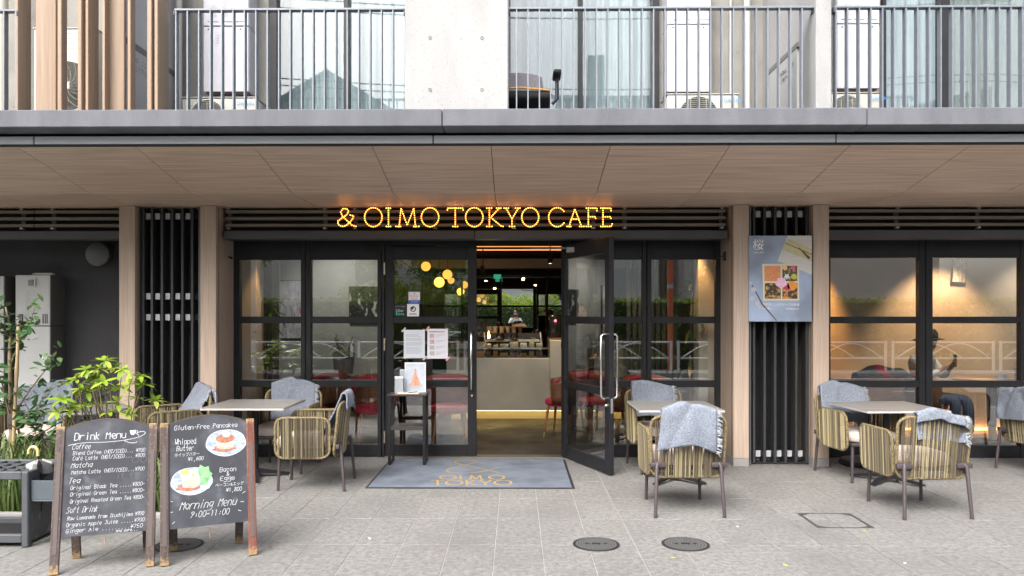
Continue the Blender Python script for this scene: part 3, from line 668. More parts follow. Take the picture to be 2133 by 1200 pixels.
# office chair on the balcony
oc = at(1085, 226, 6.45)
t = thing('office_chair', 'office chair with grey mesh back and orange-trimmed black seat on the balcony', 'office chair', (oc.x, 6.45, ZT - .03))
zseat = Z_(205, 6.45)
mb = MB(); n = 9
for i in range(n):
    for j in range(n):
        u, v_ = i / (n - 1) - .5, j / (n - 1); mb.v.append(Vector((oc.x - .02 + u * (.46 - .05 * v_), 6.62 + .12 * v_ - .05 * (1 - 4 * u * u), zseat + .02 + v_ * .25 + .02 * (1 - 4 * u * u) * (v_ > .8))))
for i in range(n - 1):
    for j in range(n - 1): mb.f.append((i * n + j, (i + 1) * n + j, (i + 1) * n + j + 1, i * n + j + 1)); mb.m.append(0)
o = mb.build('backrest', mat('grey_mesh_cloth', (.22, .205, .225), .8, col2=(.17, .16, .175), nscale=60), t, 60)
md = o.modifiers.new('thick', 'SOLIDIFY'); md.thickness = .025
MB().rbox(oc.x - .26, oc.x + .25, 6.2, 6.66, zseat - .075, zseat + .0, .03, 3).build('seat', mat('black_cloth', (.02, .02, .022), .8), t, 40)
MB().tube([(oc.x - .25, 6.19, zseat + .0), (oc.x, 6.185, zseat + .012), (oc.x + .22, 6.2, zseat - .005), (oc.x + .255, 6.3, zseat - .02)], .008, 8).build('orange_piping', mat('orange_piping', (.75, .36, .06), .6), t, 50)
MB().tube([(oc.x, 6.43, ZT - .03), (oc.x, 6.43, zseat - .07)], .03, 12).build('gas_column', M_dark, t, 50)
MB().box(oc.x - .3, oc.x + .3, 6.4, 6.46, ZT - .029, ZT + .0).build('foot', M_dark, t)
MB().tube([(oc.x + .26, 6.4, zseat - .06), (oc.x + .30, 6.4, zseat - .02), (oc.x + .30, 6.4, zseat + .16)], .016, 8).build('arm_post', mat('navy_plastic', (.02, .02, .05), .4), t, 50)
MB().rbox(oc.x + .265, oc.x + .335, 6.28, 6.52, zseat + .16, zseat + .195, .015, 2).build('armrest', M_dark, t, 40)

# ================================================================ vertical slat screens between the column pairs
M_vs = mat('screen_slat', (.030, .031, .034), .45, col2=(.042, .043, .047), nscale=4, stretch=(6, 6, .5))
def screen(px0, px1, slats, label, tabs):
    Y = YC + .10; x0, x1 = X_(px0, Y), X_(px1, Y)
    t = thing('slat_screen', label, 'slat screen', ((x0 + x1) / 2, Y, 0), group='upright black slat screens')
    for px in slats:
        x = X_(px, Y); MB().rbox(x - .0125, x + .0125, Y, Y + .13, .02, ZS - .012, .002).build('slat', M_vs, t)
    for px in (px0 + 1, px1 - 1):
        x = X_(px, Y); MB().box(x - .008, x + .008, Y - .012, Y + .02, .004, ZS - .012).build('edge_channel', mat('channel_grey', (.14, .15, .165), .4, metal=.4), t)
    ps = sorted(slats); mids = [ps[0] - 12] + [(a + b) / 2 - 1 for a, b in zip(ps[:-1], ps[1:])] + [ps[-1] + 11]
    for py in tabs:
        z = Z_(py, Y)
        MB().box(x0 + .02, x1 - .02, Y + .05, Y + .058, z - .03, z + .03).build('cross_bar', M_dark, t)
        for m_ in mids:
            x = X_(m_, Y); hw = .023
            if x - hw < x0 + .016: continue
            if x + hw > x1 - .016: continue
            MB().box(x - hw, x + hw, Y + .030, Y + .034, z - .032, z + .032).build('tab', M_tabs, t)
    MB().box(x0 + .02, x1 - .02, Y + .02, Y + .12, .004, .02).build('floor_channel', M_dark, t)
    return t
screen(289, 417, [298, 316, 337, 358, 379.5, 400], 'black upright slat screen with grey tabs behind the pancake board', [449, 617, 661])
screen(1561, 1692, [1571, 1593, 1615, 1637, 1659, 1681], 'black upright slat screen that carries the sakura poster', [446, 945])
bpart('drain_pipe', MB().tube([(X_(365, 8.15), 8.15, .01), (X_(365, 8.15), 8.15, ZS - .01)], .045, 14), mat('dark_pipe', (.07, .075, .085), .4), smooth=50)
# ---- poster
PYp = 7.80; pA, pB = at(1560, 491, PYp), at(1691, 670, PYp)
pw, ph = pB.x - pA.x, pA.z - pB.z
t = thing('poster_panel', 'pale blue sakura sweets poster on the slat screen', 'poster', ((pA.x + pB.x) / 2, PYp, pB.z))
M_pb = mat('poster_blue', (.36, .44, .60), .35, col2=(.22, .26, .34), nscale=1.6, detail=3, lo=.4, hi=.62)
MB().rbox(pA.x, pB.x, PYp, PYp + .03, pB.z, pA.z, .002).build('panel', M_pb, t)
def pp(u, v, k=1): return Vector((pA.x + u * pw, PYp - .0008 * k, pA.z - v * ph))      # u right, v down
def flat(name, pts, m, k=1, par=None):
    return MB().face([pp(u, v, k) for u, v in pts]).build(name, m, par or t, recalc=False)
flat('wooden_lid', [(.615, 0), (1, 0), (1, .455), (.455, .295)], mat('lid_pale', (.62, .62, .58), .5, col2=(.55, .55, .52), nscale=8, stretch=(1, 1, 6)), 1)
flat('paper_band', [(.575, .085), (.62, .03), (1, .155), (1, .30), (.53, .165)], mat('band_straw', (.60, .55, .33), .6, col2=(.5, .46, .28), nscale=18), 2)
flat('cord', [(.57, .09), (.575, .083), (1, .216), (1, .226)], mat('cord_brown', (.15, .06, .05), .6), 3)
flat('cord_knot', [(.78, .135), (.80, .14), (.98, .255), (.945, .278)], mat('cord_brown', (.15, .06, .05), .6), 4)
M_bx = mat('box_cream', (.70, .62, .45), .5)
flat('box_frame', [(.21, .33), (.79, .33), (.795, .755), (.225, .755)], M_bx, 5)
cells = [((.245, .352, .50, .53), mat('print_orange', (.75, .36, .10), .5, col2=(.60, .17, .12), nscale=40, stretch=(3, 1, 1))),
         ((.53, .352, .765, .53), mat('print_dark', (.07, .05, .035), .5, col2=(.40, .30, .10), nscale=28, lo=.5, hi=.65)),
         ((.25, .552, .505, .735), mat('print_bean', (.05, .03, .02), .5, col2=(.55, .32, .10), nscale=30, lo=.46, hi=.62)),
         ((.53, .552, .77, .735), mat('print_mix', (.06, .03, .025), .5, col2=(.62, .28, .07), nscale=24, lo=.46, hi=.6))]
for (u0, v0, u1, v1), m in cells: flat('sweets_print', [(u0, v0), (u1, v0), (u1, v1), (u0, v1)], m, 6)
def blob(u, v, r, m, k, n=14, wob=.15):
    flat('sweets_print', [(u + r * (1 + wob * math.sin(5 * a)) * math.cos(a), v + r * .73 * (1 + wob * math.sin(5 * a)) * math.sin(a)) for a in [2 * math.pi * q / n for q in range(n)]], m, k)
blob(.685, .585, .075, mat('print_squash', (.80, .30, .05), .5), 7, wob=.04); blob(.60, .60, .05, mat('print_plum', (.45, .04, .12), .5), 7)
blob(.57, .375, .04, mat('print_peach', (.80, .50, .28), .5), 7); blob(.70, .375, .04, mat('print_pink', (.62, .12, .28), .5), 7); blob(.60, .475, .04, mat('print_ice', (.62, .72, .72), .5), 8, wob=.3); blob(.71, .475, .045, mat('print_lime', (.50, .48, .06), .5), 7)
blob(.51, .55, .085, mat('print_blossom', (.74, .38, .58), .5, col2=(.86, .62, .74), nscale=60), 9, 24, .1)
flat('branch', [(.02, .545), (.03, .54), (.22, .79), (.45, .99), (.43, .99), (.20, .80)], mat('print_branch', (.12, .09, .08), .6), 5)
for u, v, r in ((.025, .555, .03), (.07, .63, .04), (.05, .73, .04), (.13, .79, .035), (.16, .83, .03)): blob(u, v, r, M_white, 7, 10, .3)
SM = mat('print_white', (.85, .85, .84), .5)
print_text('\u685c', ph * .135, front_at(pp(.055, .155, 3)), SM, t, 'kanji'); print_text('SAKURA', ph * .026, front_at(pp(.07, .205, 3)), SM, t, 'caption', width=pw * .17)
print_text('\u83d3\u5b50\u5c3d\u304f\u3057\u306e\u30b9\u30a4\u30fc\u30c4\u304a\u5f01\u5f53', ph * .036, front_at(pp(.215, .815, 3)), SM, t, 'caption', width=pw * .58)
print_text('\uff5e\u685c\u971e\uff5e', ph * .034, front_at(pp(.20, .86, 3)), SM, t, 'caption', width=pw * .17); print_text('\u00a52,980(tax in)', ph * .028, front_at(pp(.59, .86, 3)), SM, t, 'caption', width=pw * .2)

# ================================================================ the lit sign
YL2 = 7.885
def arc(cx, cy, rx, ry, a0, a1, n=28): return [(cx + rx * math.cos(R(a0 + (a1 - a0) * i / n)), cy + ry * math.sin(R(a0 + (a1 - a0) * i / n))) for i in range(n + 1)]
LET = {'&': [[(1, .0), (.80, .06), (.55, .30), (.28, .58), (.20, .80), (.32, .97), (.52, .97), (.62, .82), (.50, .62), (.25, .45), (.06, .30), (.06, .12), (.25, .0), (.45, .03), (.68, .22), (.84, .45), (.88, .58), (.70, .62)]],
 'O': [arc(.5, .5, .48, .5, 90, 450)[:-1]],
 'I': [[(.5, .0), (.5, 1)], [(.1, 1), (.9, 1)], [(.1, 0), (.9, 0)]],
 'M': [[(.16, 0), (.24, 1), (.5, .06), (.78, 1), (.85, 0)], [(.02, 0), (.22, 0)], [(.78, 0), (1, 0)]],
 'T': [[(.0, .9), (.03, 1), (.97, 1), (1, .9)], [(.5, 0), (.5, 1)], [(.35, 0), (.65, 0)]],
 'K': [[(.16, 0), (.16, 1)], [(0, 1), (.3, 1)], [(0, 0), (.32, 0)], [(.75, .98), (.24, .5), (.85, .04), (1, 0)], [(.6, 1), (.86, 1)]],
 'Y': [[(.14, .97), (.5, .42), (.88, .97)], [(.5, .42), (.5, 0)], [(.0, 1), (.28, 1)], [(.72, 1), (1, 1)], [(.34, 0), (.66, 0)]],
 'C': [arc(.56, .5, .54, .5, 38, 322)],
 'A': [[(.12, 0), (.46, .96), (.86, 0)], [(.26, .40), (.68, .40)], [(.0, 0), (.22, 0)], [(.74, 0), (1, 0)]],
 'F': [[(.2, 0), (.2, 1)], [(0, 1), (1, 1), (1, .86)], [(.2, .53), (.85, .53), (.88, .44)], [(0, 0), (.44, 0)]],
 'E': [[(.2, 0), (.2, 1)], [(0, 1), (.88, 1), (.9, .86)], [(.2, .53), (.85, .53), (.88, .44)], [(0, 0), (.9, 0), (1, .14)]]}
sign = thing('cafe_sign', 'gold bulb letters reading & OIMO TOKYO CAFE on the dark louvres', 'sign', (X_(988, YL2), YL2, Z_(473, YL2)))
M_bulb = glow('warm_bulb', (1.0, .34, .045), 3.4, (1, .8, .5)); M_chan = glow('bulb_halo_channel', (1, .32, .03), .10, (.30, .13, .02))  # channel is no lamp: its amber colour and emission paint in the bulbs' halo
for ch, a, b in (('&', 702, 742), ('O', 759, 797), ('I', 804, 815), ('M', 824, 873), ('O', 877, 915), ('T', 932, 965), ('O', 969, 1007), ('K', 1014, 1048), ('Y', 1050, 1083), ('O', 1086, 1123), ('C', 1142, 1175), ('A', 1181, 1216), ('F', 1221, 1243), ('E', 1251, 1275)):
    yt, yb = (434, 472) if ch != 'O' and ch != 'C' else (433, 472.5)
    lt = link('letter', None, sign); chn = MB(); bl = MB()
    for pl in LET[ch]:
        W = [at(a + (b - a) * u, yb + (yt - yb) * v, YL2) for u, v in pl]
        closed = ch == 'O'
        chn.tube(W, .009, 6, closed=closed)
        seq = W + [W[0]] if closed else W
        L = [0]
        for p, q in zip(seq[:-1], seq[1:]): L.append(L[-1] + (q - p).length)
        n = max(2, round(L[-1] / .0225)); 
        for k in range(n if closed else n + 1):
            s_ = L[-1] * k / n; i = 0
            while i < len(L) - 2 and L[i + 1] < s_: i += 1
            f_ = (s_ - L[i]) / max(1e-6, L[i + 1] - L[i]); p = seq[i].lerp(seq[i + 1], f_)
            bl.ball((p.x, p.y - .013, p.z), .0050, 0, 6, 4)
    chn.build('channel', M_chan, lt); tag(bl.build('bulbs', M_bulb, lt, 60, recalc=False), kind='stuff')
MB().box(X_(702, 7.93), X_(1276, 7.93), 7.918, 7.926, Z_(470, 7.93), Z_(468, 7.93)).box(X_(702, 7.93), X_(1276, 7.93), 7.918, 7.926, Z_(440, 7.93), Z_(438, 7.93)).build('mounting_rail', M_slat, sign)

# ================================================================ doormat
m0, m1, my0, my1 = X_(763, 6.8), X_(1195, 6.8), 6.8, 8.13
t = thing('doormat', 'large grey-blue doormat with gold lettering at the cafe door', 'doormat', ((m0 + m1) / 2, (my0 + my1) / 2, 0))
MB().rbox(m0 - .012, m1 + .012, my0 - .012, my1 + .012, .0008, .006, .002).build('rubber_edge', mat('mat_rubber', (.02, .02, .025), .7), t)
MB().rbox(m0 + .014, m1 - .014, my0 + .014, my1 - .014, .0065, .012, .002).build('pile', mat('mat_pile', (.15, .18, .23), .95, col2=(.22, .255, .315), nscale=4, bump=.8, bscale=260, world=True, col3=(.12, .145, .185), n3=2.2, lo3=.48, hi3=.7), t)
M_gold = mat('mat_gold', (.46, .32, .11), .9, col2=(.38, .265, .09), nscale=60)
def mat_pt(px, py): p = gnd(px, py); return Vector((p.x, p.y, .0135))
def mat_stroke(mb, pts, wdt=.02):
    pts = [Vector(p) for p in pts]; L = []; Rr = []
    for i, p in enumerate(pts):
        a, b = pts[max(0, i - 1)], pts[min(len(pts) - 1, i + 1)]; tg = (b - a).normalized(); nn = Vector((-tg.y, tg.x, 0)) * wdt / 2
        L.append(p + nn); Rr.append(p - nn)
    for i in range(len(pts) - 1): mb.face([L[i], Rr[i], Rr[i + 1], L[i + 1]])
lg = MB()
amp = [(1042, 976), (1015, 983), (985, 988), (955, 989), (935, 987), (929, 983), (938, 978), (962, 972), (985, 968), (992, 965), (988, 962), (970, 960.5), (952, 962), (946, 965.5), (955, 969), (980, 974), (1010, 980), (1038, 987)]
def smooth(pts, it=2):
    for _ in range(it):
        q = [pts[0]]
        for a, b in zip(pts[:-1], pts[1:]): q += [tuple(.75 * u + .25 * v for u, v in zip(a, b)), tuple(.25 * u + .75 * v for u, v in zip(a, b))]
        pts = q + [pts[-1]]
    return pts
mat_stroke(lg, [mat_pt(*q) for q in smooth(amp)], .016); lg.build('ampersand_mark', M_gold, t, recalc=False)
for word, row0, row1, spans in (('OIMO', 993, 1001.5, ((916, 950), (957, 962), (974, 1008), (1018, 1051))), ('TOKYO', 1003.5, 1013.5, ((899, 924), (928, 964), (968, 994), (996, 1026), (1029, 1066)))):
    for ch, (a, b) in zip(word, spans):
        lm = MB()
        for pl in LET[ch]:
            pl = list(pl) + ([pl[0]] if ch == 'O' else [])
            mp_ = [mat_pt(a + (b - a) * u, row1 + (row0 - row1) * v) for u, v in pl]
            for p_, q_ in zip(mp_[:-1], mp_[1:]): mat_stroke(lm, [p_, q_], .017 if ch != 'O' else .02)
        lm.build('letter', M_gold, t, recalc=False)
# ================================================================ menu stand by the door and what lies on it
SY0, SY1 = 7.80, 8.06; sa, sb = X_(808, SY0), X_(886, SY0); sz = Z_(822, SY0)
t = thing('menu_stand', 'slim black side table with a low shelf beside the closed door', 'side table', ((sa + sb) / 2, (SY0 + SY1) / 2, 0))
MB().rbox(sa - .01, sb + .01, SY0 - .01, SY1 + .01, sz - .018, sz, .003).build('table_top', mat('stand_top', (.045, .04, .038), .4), t)
for x in (sa, sb - .028):
    for y in (SY0, SY1 - .028): MB().rbox(x, x + .028, y, y + .028, .0125, sz - .019, .002).build('leg', M_black, t)
    MB().rbox(x + .004, x + .024, SY0 + .029, SY1 - .029, .0125, .03, .002).build('floor_bar', M_black, t)
MB().rbox(sa + .029, sb - .029, SY0 + .004, SY1 - .004, Z_(897, SY0), Z_(889, SY0), .002).build('shelf', mat('stand_top', (.045, .04, .038), .4), t)
M_paper = mat('white_paper', (.80, .80, .82), .6); M_acry = pane_mat('clear_acrylic', (.90, .92, .93), 1.5, .06, .05)
Yc_ = 8.0; a, b = at(843, 755, Yc_), at(887, 820, Yc_)
c = thing('menu_card', 'white card with a parfait picture standing on the slim side table', 'card', ((a.x + b.x) / 2, Yc_, sz))
MB().rbox(a.x, b.x, Yc_, Yc_ + .006, sz + .001, a.z, .001).build('card', M_paper, c)
def cp(u, v, k=1): return Vector((a.x + u * (b.x - a.x), Yc_ - .0008 * k, a.z - v * (a.z - sz)))
MB().face([cp(u, v) for u, v in ((.05, .04), (.95, .04), (.95, .95), (.05, .95))]).build('picture_ground', mat('card_ground', (.62, .66, .74), .5, col2=(.50, .55, .64), nscale=14), c, recalc=False)
MB().face([cp(.5 + .33 * math.cos(q * .4), .76 + .09 * math.sin(q * .4), 2) for q in range(16)]).build('plate_print', M_white, c, recalc=False)
MB().face([cp(u, v, 3) for u, v in ((.27, .74), (.36, .55), (.45, .36), (.47, .20), (.54, .22), (.57, .40), (.68, .56), (.74, .74), (.5, .80))]).build('parfait_print', mat('parfait', (.60, .22, .12), .5, col2=(.75, .45, .34), nscale=40), c, recalc=False)
Yd = 7.93; a2, b2 = at(821, 772, Yd), at(842, 820, Yd)
c = thing('card_holder', 'clear acrylic holder with small white cards on the slim side table', 'card holder', ((a2.x + b2.x) / 2, Yd, sz))
MB().box(a2.x, b2.x, Yd - .02, Yd - .017, sz + .001, a2.z - .08).box(a2.x, b2.x, Yd + .02, Yd + .023, sz + .001, a2.z).box(a2.x, a2.x + .003, Yd - .016, Yd + .019, sz + .001, a2.z - .08).box(b2.x - .003, b2.x, Yd - .016, Yd + .019, sz + .001, a2.z - .08).build('holder', M_acry, c)
MB().rbox(a2.x + .008, b2.x - .012, Yd - .012, Yd + .012, sz + .004, a2.z - .06, .001).build('card_stack', M_paper, c)
Ye = 7.97; a3 = at(833, 770, Ye)
c = tag(MB().prism([(a3.x - .005, Ye, sz + .002), (a3.x + .055, Ye + .004, sz + .002), (a3.x + .055, Ye + .03, a3.z), (a3.x - .005, Ye + .026, a3.z)], (0, .003, 0)).build('price_card', mat('pale_card', (.62, .66, .70), .6)), 'small pale card propped behind the acrylic holder', 'card')
q0, q1 = X_(829, 7.85), X_(872, 7.85)
c = thing('clipboard', 'clipboard with white sheets lying at the front of the slim side table', 'clipboard', ((q0 + q1) / 2, 7.86, sz))
MB().rbox(q0 - .02, q1 + .01, 7.792, 7.92, sz + .0008, sz + .005, .001).build('board', mat('clip_wood', (.40, .22, .08), .5), c)
MB().rbox(q0, q1 + .004, 7.795, 7.91, sz + .0055, sz + .012, .001).build('sheets', M_paper, c)
c = tag(MB().tube([(X_(852, 7.86), 7.83, sz + .016), (X_(868, 7.86), 7.9, sz + .018)], .004, 8).build('pen', M_dark, None, 50), 'black pen lying on the clipboard sheets', 'pen')
# ---- sheets taped to the closed door and stickers
YD = YG + .005 - .012
def sheet(name, px, label, cat, m, tape=None):
    p, q = at(px[0], px[1], YD), at(px[2], px[3], YD)
    o = thing(name, label, cat, ((p.x + q.x) / 2, YD, q.z), group='papers on the closed door')
    MB().box(p.x, q.x, YD, YD + .0012, q.z, p.z).build('sheet', m, o)
    if tape:
        for sx in (0, 1):
            for sy in (0, 1):
                cx, cz = (p.x, q.x)[sx], (p.z, q.z)[sy]; dx, dz = (.022, .016)
                s1 = 1 if sx == sy else -1
                MB().face([(cx - dx - .006, YD - .001, cz - s1 * dz), (cx - dx + .008, YD - .001, cz - s1 * dz - .012), (cx + dx + .006, YD - .001, cz + s1 * dz), (cx + dx - .008, YD - .001, cz + s1 * dz + .012)]).build('tape', tape, o, recalc=False)
    def up(u, v, k=1): return Vector((p.x + u * (q.x - p.x), YD - .0006 * k, p.z + v * (q.z - p.z)))
    return o, up
M_pale = mat('pale_blue_paper', (.70, .74, .80), .6)
o, up = sheet('notice_sheet', (841, 687, 885, 746), 'pale notice of printed lines taped to the door, left of the other sheet', 'notice', M_pale, mat('clear_tape', (.6, .64, .62), .4))
for k in range(20):
    if k in (3, 7, 12): continue
    MB().face([up(.10, .16 + k * .035), up(rnd.uniform(.6, .92) if k > 1 else .7, .16 + k * .035), up(.9 if k > 1 else .7, .172 + k * .035), up(.10, .172 + k * .035)]).build('text_line', mat('faint_print', (.42, .44, .50), .6), o, recalc=False)
o, up = sheet('menu_sheet', (890, 685, 933, 747), 'white menu sheet with four small pictures, held by pink tape', 'menu sheet', mat('pinkish_paper', (.78, .75, .82), .6), mat('pink_tape', (.80, .36, .40), .5))
MB().face([up(.12, .085), up(.82, .085), up(.82, .115), up(.12, .115)]).build('heading_line', mat('print_red', (.45, .2, .2), .6), o, recalc=False)
for k in range(4):
    v = .17 + k * .195; blk = mat('menu_photo_%d' % k, ((.5, .25, .2), (.55, .2, .2), (.35, .38, .42), (.4, .4, .36))[k], .5, col2=(.62, .6, .58), nscale=60)
    MB().face([up(.12, v), up(.34, v), up(.34, v + .14), up(.12, v + .14)]).build('photo', blk, o, recalc=False)
    for j in range(3): MB().face([up(.42, v + .02 + j * .04), up(.42 + (.45, .3, .15)[j], v + .02 + j * .04), up(.42 + (.45, .3, .15)[j], v + .032 + j * .04), up(.42, v + .032 + j * .04)]).build('text_line', mat('faint_print', (.42, .44, .50), .6), o, recalc=False)
o, up = sheet('delivery_sticker', (821, 634, 847, 659), 'black delivery sticker with white and green words on the door glass', 'sticker', mat('sticker_black', (.008, .008, .008), .35))
print_text('Uber', .045, front_at(up(.13, .63)), M_white, o, width=.085); print_text('Eats', .045, front_at(up(.13, .90)), mat('mint_print', (.02, .62, .42), .4), o, width=.085)
print_text('\u30c7\u30ea\u30d0\u30ea\u30fc\u5bfe\u5fdc\u5e97', .014, front_at(up(.12, .22)), M_white, o, width=.10)
o, up = sheet('round_mark_sticker', (848, 633, 873, 659), 'white square sticker with a black round bird mark on the door glass', 'sticker', M_paper)
MB().face([up(.5 + .24 * math.cos(a * .35), .42 + .23 * math.sin(a * .35)) for a in range(18)]).build('disc', M_ink, o, recalc=False)
MB().face([up(u, v, 2) for u, v in ((.34, .42), (.46, .50), (.58, .30), (.66, .33), (.62, .52), (.50, .60), (.38, .54))]).build('mark', M_paper, o, recalc=False)
for k in range(2): MB().face([up(.2, .76 + .07 * k), up(.8, .76 + .07 * k), up(.8, .79 + .07 * k), up(.2, .79 + .07 * k)]).build('text_line', M_ink, o, recalc=False)
o, up = sheet('delivery_sticker', (851, 608, 875, 632), 'white sticker with a red word and a blue lower band on the door glass', 'sticker', M_paper)
print_text('rocket', .032, front_at(up(.16, .44)), mat('print_coral', (.75, .12, .08), .5), o, width=.085); print_text('now', .034, front_at(up(.22, .66)), mat('print_coral', (.75, .12, .08), .5), o, width=.07)
MB().face([up(.0, .72), up(1, .72), up(1, 1), up(0, 1)]).build('band', mat('print_royal', (.05, .12, .5), .5), o, recalc=False)
print_text('\u9001\u6599\u7121\u6599', .02, front_at(up(.2, .93, 2)), M_white, o, width=.075)
MB().face([up(.42, .2), up(.52, .08), (up(.58, .1)), up(.5, .2)]).build('mark', M_ink, o, recalc=False)

# ================================================================ sandwich boards
def worn(name, base, wear, lo=.45, span=.07, hi=.86):
    m, tt, p = nodes(name); c = coords(tt)
    sep = tt.nodes.new('ShaderNodeSeparateXYZ'); tc = tt.nodes.new('ShaderNodeTexCoord'); tt.links.new(tc.outputs['Object'], sep.inputs[0])
    def rng(a, b): 
        r = tt.nodes.new('ShaderNodeMapRange'); r.inputs[1].default_value = a; r.inputs[2].default_value = b; tt.links.new(sep.outputs['Z'], r.inputs[0]); return r.outputs[0]
    s = tt.nodes.new('ShaderNodeMath'); s.operation = 'MAXIMUM'; tt.links.new(rng(span, 0.0), s.inputs[0]); tt.links.new(rng(hi - .035, hi + .02), s.inputs[1])
    n = noise(tt, c, 55, 4, lo=.35, hi=.62)
    ad = tt.nodes.new('ShaderNodeMath'); ad.operation = 'MULTIPLY_ADD'; ad.inputs[1].default_value = 1.5; ad.inputs[2].default_value = -.75; tt.links.new(s.outputs[0], ad.inputs[0])
    ad2 = tt.nodes.new('ShaderNodeMath'); ad2.operation = 'ADD'; ad2.use_clamp = True; tt.links.new(ad.outputs[0], ad2.inputs[0]); tt.links.new(n, ad2.inputs[1])
    b2 = mixc(tt, noise(tt, coords(tt, (30, 30, 2)), 2, 4), base, tuple(v * 1.7 + .02 for v in base))
    tt.links.new(mixc(tt, ad2.outputs[0], b2, wear), p.inputs['Base Color']); p.inputs['Roughness'].default_value = .65
    return m
M_legd = worn('worn_dark_leg', (.045, .030, .028), (.30, .20, .095)); M_legr = worn('worn_red_leg', (.105, .030, .020), (.32, .20, .09))
M_slate = mat('blackboard', (.034, .036, .046), .75, col2=(.085, .09, .108), nscale=4.5, detail=6, lo=.45, hi=.75, col3=(.10, .108, .13), n3=9, lo3=.60, hi3=.78)
M_chalk = mat('white_chalk', (.62, .64, .66), .9, col2=(.36, .38, .40), nscale=150, lo=.35, hi=.7)
M_edge = mat('board_edge', (.05, .04, .035), .7)
def board(pl, pr, label, right_red=False):
    a, b = gnd(*pl), gnd(*pr); c = (a + b) / 2; rz = math.atan2(b.y - a.y, b.x - a.x); W = (b - a).length
    t = thing('menu_board', label, 'sandwich board', c, rz, group='chalk sandwich boards')
    lean = R(11.5); LH = .87; lw = .05
    M = Matrix.Rotation(-lean, 4, 'X')
    for s in (-1, 1):
        mm = M_legr if (right_red and s > 0) else M_legd
        o = MB().rbox(s * W / 2 - lw / 2, s * W / 2 + lw / 2, -.013, .013, .003, LH, .003).build('front_leg', mm, t, world=False); o.matrix_basis = M
        MB().box(s * W / 2 - .011, s * W / 2 + .011, -.0165, -.0132, .12, LH - .16).build('leg_groove', mat('groove_grey', (.10, .082, .078), .7), o, world=False)
        yb = 2 * LH * math.sin(lean)
        o = MB().rbox(s * (W / 2 - .055) - lw / 2, s * (W / 2 - .055) + lw / 2, -.013, .013, .003, LH - .06, .003).build('rear_leg', M_legd, t, world=False)
        o.matrix_basis = Matrix.Translation((0, yb * .92, 0)) @ Matrix.Rotation(lean * .92, 4, 'X')
    pw = W - lw; z0, z1 = LH - .655, LH - .02
    arch = [(-pw / 2, z0), (pw / 2, z0)] + [(pw / 2 - pw * k / 16, z1 + .052 * math.sin(math.pi * k / 16) ** .8) for k in range(17)]
    pn = MB().prism([(x, -.004, z) for x, z in arch], (0, .012, 0)).build('chalkboard', M_slate, t, world=False); pn.matrix_basis = M
    edge = MB().tube([(x * 1.0, .002, z + .002) for x, z in arch[2:]], .0075, 6).build('arch_edge', M_edge, pn, 50, world=False)
    back = MB().box(-pw / 2 + .06, pw / 2 - .06, -.004, .006, .18, LH - .12).build('rear_panel', M_edge, t, world=False); back.matrix_basis = Matrix.Translation((0, yb * .92, 0)) @ Matrix.Rotation(lean * .92, 4, 'X')
    MB().tube([(0, .06, z0 - .02), (.004, .065, z0 - .09), (.006, .07, .19)], .0025, 5).build('spacer_cord', mat('cord_tan', (.42, .27, .2), .8), t, world=False)
    def L(u, v): return (-pw / 2 + u * pw, z1 - v * (z1 - z0))
    return t, pn, L, pw
YC_ = -.0052
b1, pn, L, pw = board((112, 1199), (312, 1181), 'worn chalk A-board headed Drink Menu')
def line(mb, text, u, v, h, wu, **k): x, z = L(u, v); chalk(mb, text, x, z, h, wu * pw, y=YC_, **k)
mb = MB()
line(mb, 'Drink Menu', .11, .105, .043, .62, lw=.0042, slant=.08, up=.01)
pts = smooth([(.04, .15), (.2, .128), (.45, .135), (.65, .128), (.78, .115), (.9, .095), (.97, .06), (.92, .04), (.84, .06), (.88, .085)], 2)
def squig(mb, pts, lw=.0032, k=0):
    P3 = [Vector((L(u, v)[0], YC_ - k * .0004, L(u, v)[1])) for u, v in pts]
    for p, q in zip(P3[:-1], P3[1:]):
        tg = (q - p).normalized(); nn = Vector((-tg.z, 0, tg.x)) * lw / 2; mb.face([p + nn, p - nn, q - nn, q + nn])
squig(mb, pts); squig(mb, smooth([(.7, .125), (.76, .15), (.84, .155), (.86, .14)], 2))
mb.build('title_chalk', M_chalk, pn, world=False, recalc=False)
cup = MB(); cup.face([Vector((L(u, v)[0], YC_, L(u, v)[1])) for u, v in ((.765, .03), (.84, .028), (.835, .055), (.815, .075), (.785, .075), (.77, .055))]); squig(cup, [(.84, .035), (.865, .04), (.855, .058), (.83, .062)], .003)
cup.build('cup_drawing', M_chalk, pn, world=False, recalc=False)
for sec, rows in (('Coffee', [('Coffee', .085, .19, .03, .22, 1), ('Blend Coffee (HOT/ICED)... \u00a5900', .10, .245, .0225, .86, 0), ('Caf\u00e9 Latte (HOT/ICED)... \u00a5800', .10, .295, .0225, .86, 0)]),
                  ('Matcha', [('Matcha', .085, .365, .03, .25, 1), ('Matcha Latte (HOT/ICED)...\u00a5900', .09, .425, .0225, .87, 0)]),
                  ('Tea', [('Tea', .06, .51, .032, .14, 1), ('Original Black Tea .....\u00a5800~', .09, .57, .0225, .88, 0), ('Original Green Tea .....\u00a5800~', .09, .63, .0225, .88, 0), ('Original Roasted Green Tea \u00a5800~', .09, .695, .0225, .88, 0)]),
                  ('Soft', [('Soft Drink', .05, .785, .034, .37, 1), ('Raw Lemonade from Ikuchijima \u00a5900', .07, .85, .0215, .90, 0), ('Organic Apple Juice .....\u00a5900', .06, .91, .0225, .92, 0), ('Ginger Ale .........\u00a5750', .06, .965, .0225, .90, 0), ('And more...', .64, .992, .018, .26, 0)])):
    for s, u, v, h, wu, big in rows:
        mb = MB(); line(mb, s, u, v, h, wu, lw=.0025 if big else .0022, slant=.3 if big else .15, up=.004); mb.build('chalk_line', M_chalk, pn, world=False, recalc=False)
